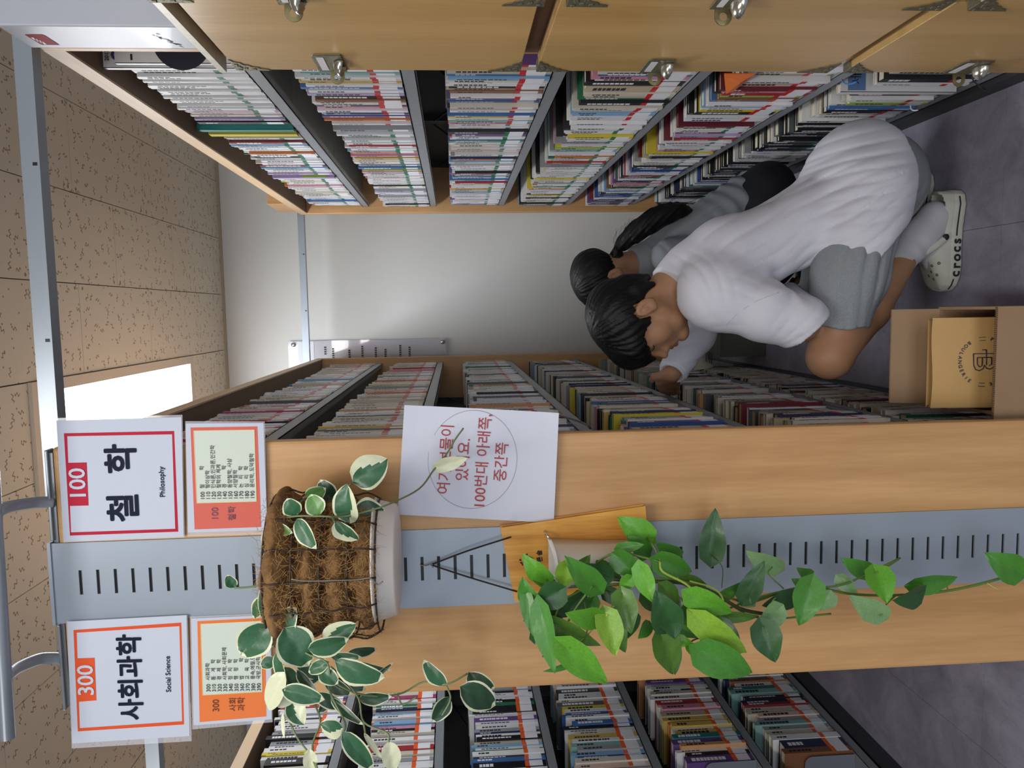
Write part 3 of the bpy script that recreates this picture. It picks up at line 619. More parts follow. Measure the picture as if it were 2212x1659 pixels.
T_(s, ex, ey, '300', 187, 1469.5, Y-.001, .040, PAPER, bold=.0006); T_(s, ex, ey, '사회과학', 285, 1463, Y-.0006, .0475, NAVY, bold=.0013, sx=.95)
T_(s, ex, ey, 'Social Science', 363.5, 1456, Y-.0006, .0125, NAVY, bold=.0002)
Y = PY-.009
def lst(name, white, film, col4, inner, split, heads, lines, x_of, ynum, ytxt, mt, ink, label):
    s, ex, ey = sign(name, white, Y, label, film)
    quad('coloured_panel', col4, Y-.0003, mt, s); quad('cream_panel', inner, Y-.0006, CREAM, s)
    ring('yellow_line', inner, [(inner[0][0]+.9, inner[0][1]+.9), (inner[1][0]-.9, inner[1][1]+.9), (inner[2][0]-.9, inner[2][1]-.9), (inner[3][0]+.9, inner[3][1]-.9)], Y-.0011, YL, s)
    for b_, x, y, sz in heads: T_(s, ex, ey, b_, x, y, Y-.0006, sz, ink, bold=.0001)
    for k, (n, t) in enumerate(lines):
        x = x_of(k); T_(s, ex, ey, n, x+1, ynum-k*.25, Y-.0009, .0103, INK, align='LEFT', bold=.00008)
        T_(s, ex, ey, t, x, ytxt-k*.25, Y-.0009, .0092, INK, align='LEFT', bold=.00005)
c4 = lambda L, ox, oy, s: [(ox+a/s, oy+b_/s) for a, b_ in L]
A = (400, 900, 6.145)
lst('subject_list', c4([(5, 90), (1040, 85), (1090, 1505), (40, 1540)], *A), c4([(0, 60), (1055, 65), (1095, 1560), (30, 1590)], *A), c4([(70, 145), (958, 130), (1010, 1465), (125, 1498)], *A), c4([(108, 185), (920, 172), (950, 1130), (150, 1152)], *A), None,
    [('100', 465, 1110, .0165), ('철학', 501.7, 1109, .0150)],
    [('100', '철          학'), ('110', '형이상학'), ('120', '인식론,인과론,인간학'), ('130', '철학의 체계'), ('140', '경          학'), ('150', '동양철학, 사상'), ('160', '서양철학'), ('170', '논   리   학'), ('180', '심   리   학'), ('190', '윤리학, 도덕철학')],
    lambda k: 400+(230+73.5*k)/6.145, 1080, 1055.5, SALM, M('sign_plum_print', '6a3a4c', .4), 'salmon subject list headed 100 below the red-framed sign')
A = (400, 1310, 5.72)
lst('subject_list', c4([(75, 150), (1050, 105), (1070, 1395), (105, 1470)], *A), c4([(60, 125), (1060, 85), (1080, 1430), (85, 1520)], *A), c4([(150, 183), (985, 140), (1003, 1360), (178, 1430)], *A), c4([(185, 215), (940, 178), (955, 1058), (212, 1100)], *A), None,
    [('300', 467, 1524, .0165), ('사회', 504, 1521, .0150), ('과학', 522, 1520.6, .0150)],
    [('300', '사회과학'), ('310', '통   계   학'), ('320', '경   제   학'), ('330', '사회학, 사회문제'), ('340', '정   치   학'), ('350', '행   정   학'), ('360', '법          학'), ('370', '교   육   학'), ('380', '풍속,예절,민속'), ('390', '국방,군사학')],
    lambda k: 400+(285+69.3*k)/5.72, 1494.5, 1469.5, ORL, M('sign_brown_print', '6d3526', .4), 'orange subject list headed 300 partly hidden by leaves')
# hand-cut notice
Y = PY-.006; RI = M('notice_red_print', 'a8322f', .5)
cs = [(874, 874), (1206, 891), (1196, 1129), (859, 1111)]; nz = B(); P4 = [at(x, y, Y) for x, y in cs]; N_ = 12
vs = []; 
for i in range(N_+1):
    for j in range(N_+1):
        a, b_ = i/N_, j/N_; p = P4[0].lerp(P4[1], a).lerp(P4[3].lerp(P4[2], a), b_); p.y -= .006*abs(2*a-1)**3*(1-b_)+.002; vs.append(p)
n = len(vs); vs2 = [v+Vector((0, .0003, 0)) for v in vs]
for i in range(N_):
    for j in range(N_): k = i*(N_+1)+j; nz.add([vs[k], vs[k+1], vs[k+N_+2], vs[k+N_+1]], [(0, 1, 2, 3)], 0, True)
nt_ = nz.build('paper_notice', M('notice_paper', 'cfd2e0', .6)); centre(nt_); tag(nt_, 'white paper notice with red writing taped to the wood end panel', 'notice')
ex = (P4[0]-P4[3]).normalized(); ey = Vector((-ex.z, 0, ex.x)); Yn = Y-.0025
for b_, x, y in (('여기 보물이', 964, 992), ('있어요.', 1002, 993), ('100번대 아래쪽,', 1043.5, 997), ('중간쪽', 1084, 998)):
    text('lettering', b_, .0275, at(x, y, Yn), ex, ey, RI, nt_, bold=.00012)
cc_ = at(1021, 993, Yn-.0005); q = B(); n = 72
for k in range(n):
    a0, a1 = 2*PI*k/n, 2*PI*(k+1)/n; f = lambda a, s: cc_+ex*(.0935*s*math.cos(a))+ey*(.0835*s*math.sin(a))
    q.add([f(a0, 1), f(a1, 1), f(a1, .993), f(a0, .993)], [(0, 1, 2, 3)])
q.build('printed_ellipse', M('thin_grey_line', '777c8a', .6), nt_)
B().box((cc_.x-.09, Y-.004, P4[3].z-.002), (cc_.x-.078, Y-.0036, P4[3].z+.007)).build('tape', FILM, nt_)

# ------------------------------------------------------------------ leaves
GR = {k: M('leaf_'+k, v, .42, noise=.2, nscale=18, coat=.05) for k, v in dict(bright='5a9c26', mid='428028', dark='275524', lime='80aa34', pale='789e68', olive='4f7826', hoya='2f5f3e', hoyad='24462e', hoyal='5d8f48').items()}
CRM = M('leaf_cream', 'cfd3b2', .35, noise=.05, nscale=10); MIDR = M('leaf_midrib', 'a6c977', .4)
def leaf_mesh(kind, seed, mats, fold=.18, curl=.25, margin=0, vari=0):
    """unit leaf: base at the origin, tip at x = 1, half width .5"""
    r = random.Random(seed); nx, ny = 10, (12 if margin or vari else 8); vs = []; fs = []; mi = []
    for i in range(nx+1):
        t = i/nx
        if kind == 'heart': wd = .56*math.sin(PI*t**.58)**.72*(1-.25*t) if 0 < t < 1 else 0; wd *= 1.1; back = -.13*math.exp(-(t/.16)**2)
        else: wd = .54*(math.sin(PI*t**.82))**.68 if 0 < t < 1 else 0; back = 0
        for j in range(ny+1):
            s = 2*j/ny-1; wob = 1+.03*math.sin(9*t+seed+s)
            x = t+back*(abs(s)**1.5)*2.2; y = s*wd*wob; z = -curl*(t-.45)**2+fold*abs(s)*wd*1.2+.012*math.sin(14*t+5*s+seed)
            vs.append((x, y, z))
    for i in range(nx):
        for j in range(ny):
            a = i*(ny+1)+j; fs.append((a, a+1, a+ny+2, a+ny+1))
            s = 2*(j+.5)/ny-1; t = (i+.5)/nx; m_ = 0
            if margin and (abs(s) > .9 or t > .93): m_ = 1
            if vari and (s*vari > .15+.35*math.sin(3*t+seed) or abs(s) > .9): m_ = 1
            mi.append(m_)
    me = bpy.data.meshes.new('leaf'); me.from_pydata(vs, [], fs); me.polygons.foreach_set('material_index', mi); me.polygons.foreach_set('use_smooth', [True]*len(fs))
    for m_ in mats: me.materials.append(m_)
    me.update(); return me
LM = {}
def leaf(parent, bx, by, tx, ty, wpx, Y, kind, style, tilt=0, dy=0.0, label=None):
    key = (kind, style, (bx*7+ty) % 3)
    if key not in LM:
        sd = len(LM)+1
        if kind == 'heart': LM[key] = leaf_mesh('heart', sd, [GR[style]], fold=.16, curl=.3)
        else:
            if style == 'cream': mt = [CRM, GR['hoya']]; LM[key] = leaf_mesh('oval', sd, mt, .14, .3, 0, 0)
            elif style in ('V', 'V2'): LM[key] = leaf_mesh('oval', sd, [GR['hoya'], CRM], .14, .3, 0, 1 if style == 'V' else -1)
            else: LM[key] = leaf_mesh('oval', sd, [GR[style], CRM], .14, .3, 1, 0)
    b_ = at(bx, by, Y); t = at(tx, ty, Y+dy); X = t-b_; L = X.length; X.normalize(); wd = wpx*Y/F*1.12
    vw = Vector((0, -1, .12)); Z = (vw-X*vw.dot(X)).normalized(); Z = Matrix.Rotation(tilt, 3, X) @ Z; Yv = Z.cross(X)
    wd = wd/max(.35, abs(math.cos(tilt)))
    Mx = Matrix((X*L, Yv*wd, Z*min(L, wd*1.4))).transposed().to_4x4(); Mx.translation = b_
    o = bpy.data.objects.new('leaf', LM[key]); col.objects.link(o); o.parent = parent; o.matrix_local = parent.matrix_world.inverted() @ Mx if False else Matrix.Translation(-parent.location) @ Mx
    if label: o['label'] = label
    return o, b_
def stem(parent, pts, r, mt, name='stem', n=6):
    ps = [at(*p) for p in pts]; return B().tube(spline(ps, 5), r, n).build(name, mt, parent)

# coir basket with variegated wax plant
bc = at(715, 1222, 1.345); zt, zb = at(606, 1222, 1.345).z, at(826, 1222, 1.345).z
hp = empty('hanging_basket', (bc.x, bc.y, zb-.035), 'round coir basket of cream-edged wax plant hanging under the two signs', 'hanging planter')
cx_ = bc.x; rb = .123
S_ = SDF((cx_-.16, bc.y-.15, zb-.02), (cx_+.16, PY-.008, zt+.04), .004)
H = zt-zb
for k in range(4):
    z0 = zb+H*(k+.5)/4; rad = rb*(.86+.14*(k+.5)/4); S_.ell((cx_, bc.y, z0), (rad, rad, H/8*1.35), .012)
S_.ell((cx_, bc.y, zt-.01), (rb*1.12, rb*1.1, .03), .015); S_.ell((cx_, bc.y, zt+.035), (rb*.85, rb*.85, .04), .01, 'sub')
S_.disp(lambda X, Y, Z: .0022*np.sin(95*X+40*Z)*np.sin(80*Y+60*Z)+.0014*np.sin(210*Z+90*X)+.004*np.exp(-((np.mod(np.arctan2(Y-bc.y, X-cx_), .7)-.35)/.05)**2))
S_.clip(lambda X, Y, Z: (Y-(PY-.014))+0*X+0*Z)
coir = M('coir', '7d5a33', .9, noise=.45, nscale=70, bump=1.0, bscale=160)
mesh_obj('coir_liner', S_.mesh('coir_liner'), coir, hp)
q = B(); rr = random.Random(3)
for k in range(2600):                                                            # loose fibres
    th = rr.uniform(PI, 2*PI) if rr.random() < .93 else rr.uniform(0, 2*PI); z = rr.uniform(zb, zt+.012); rad = rb*(.90+.14*(z-zb)/H)+rr.uniform(-.001, .006)+.004*math.sin((z-zb)/H*4*PI*2-PI/2)
    p = Vector((cx_+rad*math.cos(th), bc.y+rad*math.sin(th), z))
    if p.y > PY-.02: continue
    d = Vector((-math.sin(th), math.cos(th), 0))*rr.uniform(-1, 1)+Vector((0, 0, rr.uniform(-1, 1))); d.normalize(); o_ = Vector((math.cos(th), math.sin(th), 0)); L = rr.uniform(.008, .026); c = d.cross(o_)*rr.uniform(-.5, .5)
    a, b_, e = p, p+d*L*.5+o_*.003+c*L*.4, p+d*L; wv = d.cross(o_).normalized()*.00028
    q.add([a-wv, a+wv, b_+wv, b_-wv, e], [(0, 1, 2, 3), (3, 2, 4)])
tag(q.build('coir_fibres', M('coir_fibre', '96713f', .85), hp), kind='stuff')
wire = M('dark_wire', '33241a', .6); st_ = M('steel_wire', '8a857e', .35, .8)
for k in range(5):
    z = zb+H*k/4+.002; rad = rb*(.87+.13*k/4)+.004
    B().tube([(cx_+rad*math.cos(a), min(PY-.012, bc.y+rad*math.sin(a)), z) for a in [2*PI*i/40 for i in range(41)]], .0018, 5).build('hoop_wire', wire, hp)
for k in range(9):
    a = PI+k*PI/8+.12
    B().tube(spline([(cx_+rb*f*math.cos(a), bc.y+rb*f*math.sin(a), z) for f, z in ((.91, zb), (1.0, zb+H*.13), (.97, zb+H*.26), (1.04, zb+H*.4), (1.0, zb+H*.52), (1.08, zb+H*.66), (1.03, zb+H*.77), (1.09, zb+H*.9), (1.04, zt))], 3), .0016, 5).build('rib_wire', wire, hp)
B().lathe([(.088, -.034), (.094, -.031), (.103, .0), (.107, .001), (.107, .004), (.101, .004), (.092, -.026), (0.001, -.027)], (cx_+.008, bc.y, zb+.006), 56).build('saucer', M('white_plastic', 'e4e0d8', .4), hp)
stem(hp, [(629, 1251, 1.21), (660, 1255, 1.212), (720, 1254, 1.215), (775, 1252, 1.22), (800, 1249, 1.22), (815, 1262, 1.222), (827, 1256, 1.222)], .0011, st_, 'hook_wire')
HL = [(761, 1043, 836, 991, 62, 'V', 1.30), (660, 1074, 704, 1056, 30, 'hoyal', 1.32), (720, 1085, 690, 1037, 40, 'hoyad', 1.34), (643, 1112, 618, 1078, 42, 'hoya', 1.27), (691, 1112, 669, 1068, 38, 'hoyal', 1.25), (752, 1133, 745, 1047, 52, 'V2', 1.24),
 (759, 1116, 837, 1112, 60, 'hoyad', 1.30), (639, 1121, 681, 1187, 36, 'hoya', 1.20), (723, 1128, 772, 1171, 42, 'V2', 1.21), (588, 1136, 580, 1198, 32, 'hoyal', 1.28), (588, 1138, 631, 1151, 20, 'hoyal', 1.27), (931, 1013, 1009, 990, 26, 'cream', 1.38),
 (605, 1362, 637, 1314, 46, 'hoya', 1.24), (614, 1357, 668, 1441, 64, 'hoya', 1.22), (578, 1350, 517, 1420, 64, 'hoya', 1.23), (596, 1350, 572, 1407, 28, 'hoyad', 1.27), (570, 1261, 566, 1340, 18, 'hoya', 1.26), (595, 1274, 588, 1335, 24, 'hoyad', 1.29), (575, 1290, 543, 1336, 28, 'hoya', 1.30),
 (665, 1404, 754, 1383, 44, 'hoya', 1.20), (696, 1385, 768, 1349, 42, 'V', 1.23), (715, 1420, 780, 1420, 20, 'hoya', 1.25), (751, 1412, 815, 1402, 24, 'hoyad', 1.28), (722, 1432, 830, 1469, 60, 'hoya', 1.20), (710, 1430, 664, 1453, 24, 'hoya', 1.22), (690, 1448, 730, 1477, 28, 'hoya', 1.22),
 (594, 1425, 561, 1439, 24, 'hoya', 1.26), (595, 1411, 619, 1487, 26, 'hoya', 1.24), (615, 1442, 641, 1492, 30, 'hoyad', 1.27), (640, 1448, 686, 1501, 26, 'hoyad', 1.26), (608, 1490, 701, 1512, 34, 'hoya', 1.21), (613, 1452, 577, 1537, 40, 'cream', 1.22), (622, 1490, 602, 1530, 34, 'cream', 1.24),
 (625, 1515, 656, 1566, 36, 'V', 1.24), (713, 1507, 784, 1568, 24, 'hoyad', 1.24), (775, 1510, 846, 1506, 28, 'hoyad', 1.26), (741, 1575, 690, 1568, 48, 'V', 1.21), (740, 1582, 807, 1664, 36, 'hoya', 1.20), (839, 1602, 851, 1668, 34, 'cream', 1.20), (786, 1583, 825, 1639, 11, 'cream', 1.22),
 (611, 1540, 613, 1596, 9, 'cream', 1.22), (668, 1618, 673, 1672, 26, 'cream', 1.20), (962, 1483, 914, 1428, 36, 'hoya', 1.27), (1011, 1455, 1067, 1493, 48, 'hoyad', 1.30), (995, 1484, 1073, 1526, 50, 'hoyad', 1.25), (970, 1506, 934, 1562, 34, 'hoyad', 1.28), (506, 1270, 490, 1243, 22, 'hoya', 1.33),
 (700, 1470, 760, 1500, 30, 'hoyad', 1.30), (650, 1470, 700, 1450, 30, 'hoyad', 1.31), (680, 1500, 745, 1530, 28, 'hoyad', 1.30), (640, 1420, 690, 1470, 30, 'hoyad', 1.31), (770, 1430, 845, 1450, 14, 'hoyad', 1.32), (790, 1480, 850, 1431, 10, 'hoyad', 1.31), (610, 1400, 600, 1450, 24, 'hoyad', 1.31), (690, 1540, 725, 1490, 20, 'hoyad', 1.3), (725, 1470, 790, 1490, 26, 'hoyad', 1.3)]
rr = random.Random(11); sm = M('wax_plant_stem', '6f7f55', .5)
hub = {0: (640, 1330, 1.32), 1: (690, 1450, 1.27)}
for (bx, by, tx, ty, wd, stl, Y_) in HL:
    leaf(hp, bx, by, tx, ty, wd, Y_, 'oval', stl, tilt=rr.uniform(-.45, .45), dy=rr.uniform(-.02, .015), label='cream-white leaf' if stl == 'cream' else 'leaf half green half cream' if stl in 'V2' else None)
for pts in ([(600, 1122, 1.29), (640, 1115, 1.262), (691, 1115, 1.247), (740, 1116, 1.235), (790, 1105, 1.235), (840, 1089, 1.25), (905, 1056, 1.32), (937, 1015, 1.375), (965, 980, 1.40), (984, 948, 1.41), (1001, 925, 1.42)],
 [(600, 1122, 1.29), (590, 1137, 1.28), (588, 1190, 1.30)], [(592, 1300, 1.30), (590, 1355, 1.25), (605, 1400, 1.25), (612, 1450, 1.245), (618, 1530, 1.24), (640, 1590, 1.22), (670, 1630, 1.21), (685, 1665, 1.2)],
 [(600, 1360, 1.25), (660, 1410, 1.22), (705, 1430, 1.21), (720, 1470, 1.22), (780, 1500, 1.24), (860, 1500, 1.28), (915, 1473, 1.29), (965, 1478, 1.27), (1010, 1455, 1.28)], [(965, 1482, 1.27), (973, 1510, 1.27), (955, 1545, 1.27)],
 [(715, 1440, 1.22), (745, 1470, 1.23), (775, 1510, 1.235), (786, 1560, 1.23), (836, 1583, 1.21), (840, 1603, 1.2)], [(700, 1440, 1.24), (715, 1500, 1.24), (745, 1560, 1.22), (742, 1582, 1.21)], [(680, 1520, 1.25), (692, 1560, 1.24), (675, 1610, 1.22), (685, 1660, 1.2)],
 [(590, 1258, 1.33), (540, 1268, 1.33), (506, 1270, 1.33)], [(785, 1560, 1.23), (790, 1590, 1.22)], [(860, 1502, 1.28), (870, 1522, 1.28), (900, 1505, 1.28)], [(760, 1043, 1.30), (745, 1060, 1.29)], [(723, 1128, 1.21), (716, 1116, 1.24)], [(643, 1112, 1.27), (650, 1085, 1.3), (670, 1075, 1.32)]):
    stem(hp, pts, .0016, sm)

# pine board with wall pot and pothos
bd = [(1085, 1143), (1391, 1097), (1405, 1259), (1115, 1297)]; Yb = PY-.022
pn = wood('pine_board', 'e0a94e', 'b5772c', 1.6, .45, 'Z', 14)
pp = empty('wall_planter', at(1395, 1180, Yb), 'pothos in a white pot on a pine board hung from the slotted upright', 'hanging planter')
P4 = [at(x, y, Yb) for x, y in bd]; P4 = [P4[3], P4[0], P4[1], P4[2]]
o = B().poly(P4[::1], 0, (0, .016, 0)).build('pine_board', pn, pp, bevel=.003)
ex = (P4[1]-P4[0]).normalized(); ey = (P4[0]-P4[3]).normalized()
BKP = M('burnt_print', '2a1d12', .7); of = (1080, 1090, 6.144)
xy = lambda a, b_: (of[0]+a/of[2], of[1]+b_/of[2])
for ch, a, b_ in (('솔', 525, 640), ('른', 530, 725), ('푸', 535, 815)): text('lettering', ch, .0115, at(*xy(a, b_), Yb-.0003), ex, ey, BKP, pp, bold=.0004)
q = B()
for a, b_, w_, h_ in ((270, 735, 34, 26), (330, 680, 60, 24), (355, 665, 26, 34), (285, 775, 44, 26), (300, 800, 26, 20), (410, 700, 90, 10), (435, 735, 70, 10), (380, 720, 60, 12)):
    c = at(*xy(a, b_), Yb-.0006); q.lathe([(.001, 0), (.5, 0)], (0, 0, 0), 12, 0, Matrix.Translation(c) @ Matrix.Rotation(.5, 4, 'Y') @ Matrix.Rotation(PI/2, 4, 'X') @ Matrix.Diagonal((h_*Yb/F/of[2], w_*Yb/F/of[2], 1, 1)), False)
q.build('tree_emblem', BKP, pp)
cord = M('black_cord', '26221f', .8, bump=1, bscale=700)
hk = (931, 1220, PY-.012)
for (x, y) in ((1104, 1160), (1117, 1278)): stem(pp, [hk, (1010, 1190 if y < 1200 else 1246, PY-.020), (x, y, Yb-.001)], .0017, cord, 'cord')
stem(pp, [(905, 1218, PY-.002), (918, 1222, PY-.010), (932, 1218, PY-.013), (935, 1226, PY-.012)], .0011, st_, 'wire_hook')
# white half pot (flat back), with a chrome hook
pot = M('pot_plastic', 'd6d2c8', .3); a_ = [(1187, 1170), (1315, 1154), (1358, 1166), (1392, 1240), (1310, 1290), (1190, 1285)]
Yp = Yb-.002; tp = at(1185, 1228, Yp).z; bt = at(1392, 1200, Yp).z; xl_, xr_ = at(1220, 1290, Yp-.09).x+.004, at(1188, 1163, Yp).x
def potring(z, sc_, dp): 
    xm_ = (xl_+xr_)/2; hw = (xr_-xl_)/2*sc_; pts = []
    for k in range(17):
        a = PI*k/16; e_ = .55; pts.append((xm_+hw*math.copysign(abs(math.cos(a))**e_, math.cos(a)), Yp-dp*abs(math.sin(a))**e_, z))
    return pts
q = B(); lv = [(tp, 1.0, .105), (tp-.006, .99, .104), (tp-.10, .86, .088), (bt+.02, .80, .080), (bt, .45, .05)]; R_ = [potring(*l) for l in lv]; k = 17
for a, b_ in zip(R_[:-1], R_[1:]): q.add(a+b_, [(i, i+1, k+i+1, k+i) for i in range(k-1)]+[(k-1, 0, k, 2*k-1)], 0, True)
q.add(R_[-1], [tuple(range(k))]); q.build('pot', pot, pp)
q = B(); o_, i_ = potring(tp+.001, 1.03, .109), potring(tp+.001, .93, .098)
q.add(o_+i_+[(p[0], p[1], p[2]-.006) for p in o_], [(i, i+1, k+i+1, k+i) for i in range(k-1)]+[(2*k+i, 2*k+i+1, i+1, i) for i in range(k-1)], 0, True); q.build('pot_rim', M('pot_rim_white', 'eceef0', .3), pp)
B().poly([(p[0], p[1], tp-.012) for p in potring(0, .93, .098)]).build('soil', M('soil', '3b2c20', .95, bump=1), pp)
stem(pp, [(1176, 1148, Yb), (1180, 1154, Yb-.012), (1186, 1162, Yb-.016), (1190, 1168, Yb-.006)], .0022, M('chrome', 'c9ccd0', .12, 1), 'chrome_hook')
PL = [(1398, 1162, 1335, 1117, 48, 'bright', 1.34), (1537, 1199, 1545, 1098, 45, 'dark', 1.38), (1394, 1195, 1356, 1157, 32, 'mid', 1.33), (1460, 1200, 1418, 1172, 32, 'mid', 1.33), (1677, 1225, 1610, 1193, 40, 'pale', 1.38), (1178, 1251, 1127, 1198, 38, 'bright', 1.33),
 (1226, 1222, 1216, 1272, 42, 'lime', 1.30), (1287, 1267, 1221, 1203, 46, 'mid', 1.27), (1308, 1247, 1238, 1222, 52, 'dark', 1.29), (1150, 1300, 1127, 1250, 38, 'mid', 1.31), (1207, 1278, 1152, 1312, 50, 'dark', 1.27), (1137, 1290, 1151, 1376, 26, 'mid', 1.30),
 (1168, 1322, 1197, 1457, 40, 'mid', 1.26), (1195, 1383, 1174, 1420, 36, 'mid', 1.29), (1290, 1335, 1223, 1327, 44, 'bright', 1.24), (1310, 1331, 1331, 1418, 48, 'lime', 1.24), (1345, 1288, 1363, 1370, 46, 'olive', 1.27), (1362, 1250, 1338, 1269, 28, 'bright', 1.28),
 (1385, 1230, 1411, 1305, 36, 'bright', 1.24), (1445, 1350, 1418, 1278, 60, 'dark', 1.22), (1440, 1320, 1460, 1380, 52, 'dark', 1.235), (1431, 1375, 1458, 1460, 52, 'olive', 1.24), (1460, 1398, 1458, 1460, 22, 'dark', 1.27), (1322, 1345, 1353, 1411, 34, 'olive', 1.28), (1195, 1348, 1299, 1397, 36, 'olive', 1.26),
 (1222, 1400, 1315, 1480, 54, 'bright', 1.22), (1228, 1436, 1173, 1452, 15, 'mid', 1.28), (1497, 1288, 1584, 1327, 50, 'bright', 1.21), (1560, 1332, 1642, 1332, 24, 'olive', 1.26), (1513, 1340, 1615, 1415, 54, 'lime', 1.21), (1490, 1315, 1522, 1376, 42, 'olive', 1.25), (1463, 1353, 1524, 1379, 26, 'mid', 1.27),
 (1520, 1410, 1629, 1457, 66, 'mid', 1.20), (1560, 1350, 1599, 1417, 40, 'dark', 1.26), (1648, 1355, 1676, 1433, 54, 'dark', 1.24), (1682, 1317, 1640, 1358, 42, 'pale', 1.27), (1612, 1289, 1651, 1212, 38, 'dark', 1.29), (1605, 1290, 1632, 1313, 28, 'pale', 1.33), (1712, 1290, 1648, 1309, 34, 'dark', 1.32),
 (1335, 1205, 1388, 1243, 44, 'mid', 1.30), (1425, 1213, 1497, 1237, 46, 'mid', 1.28), (1433, 1268, 1470, 1303, 30, 'olive', 1.29), (1460, 1382, 1497, 1389, 20, 'bright', 1.25), (1490, 1394, 1499, 1421, 18, 'bright', 1.25), (1752, 1264, 1727, 1353, 54, 'mid', 1.27), (1790, 1285, 1773, 1321, 36, 'pale', 1.31),
 (1893, 1235, 1919, 1303, 54, 'bright', 1.28), (1903, 1328, 1836, 1289, 46, 'pale', 1.30), (1988, 1283, 1933, 1300, 46, 'dark', 1.31), (1980, 1264, 2072, 1250, 42, 'mid', 1.32), (2200, 1237, 2130, 1196, 56, 'mid', 1.31), (1875, 1235, 1818, 1208, 36, 'mid', 1.33), (1748, 1240, 1722, 1228, 22, 'mid', 1.34), (1735, 1266, 1710, 1250, 18, 'mid', 1.34), (1815, 1250, 1852, 1282, 28, 'pale', 1.34),
 (1240, 1240, 1275, 1200, 30, 'olive', 1.34), (1340, 1185, 1392, 1176, 20, 'mid', 1.31), (1300, 1222, 1345, 1258, 30, 'olive', 1.33), (1480, 1250, 1530, 1268, 26, 'olive', 1.3), (1210, 1300, 1190, 1350, 34, 'dark', 1.30), (1160, 1380, 1180, 1330, 30, 'dark', 1.31), (1400, 1350, 1380, 1380, 26, 'mid', 1.31), (1255, 1290, 1215, 1335, 32, 'dark', 1.31), (1280, 1300, 1250, 1360, 30, 'mid', 1.31), (1365, 1330, 1345, 1385, 34, 'dark', 1.31), (1395, 1290, 1440, 1330, 30, 'dark', 1.3), (1500, 1320, 1460, 1345, 34, 'olive', 1.3), (1560, 1290, 1600, 1260, 24, 'mid', 1.33), (1178, 1310, 1130, 1345, 30, 'mid', 1.31), (1530, 1390, 1545, 1345, 30, 'dark', 1.29), (1240, 1385, 1205, 1330, 26, 'dark', 1.31), (1310, 1280, 1370, 1300, 34, 'dark', 1.32), (1450, 1300, 1500, 1330, 30, 'dark', 1.31)]
for (bx, by, tx, ty, wd, stl, Y_) in PL:
    leaf(pp, bx, by, tx, ty, wd, Y_, 'heart', stl, tilt=rr.uniform(-.4, .4), dy=rr.uniform(-.03, .01))
vn = M('vine_green', '5b7a2e', .45); vd = M('vine_dark', '3a4a22', .55); vl = M('vine_lime', 'a3bf4c', .45)
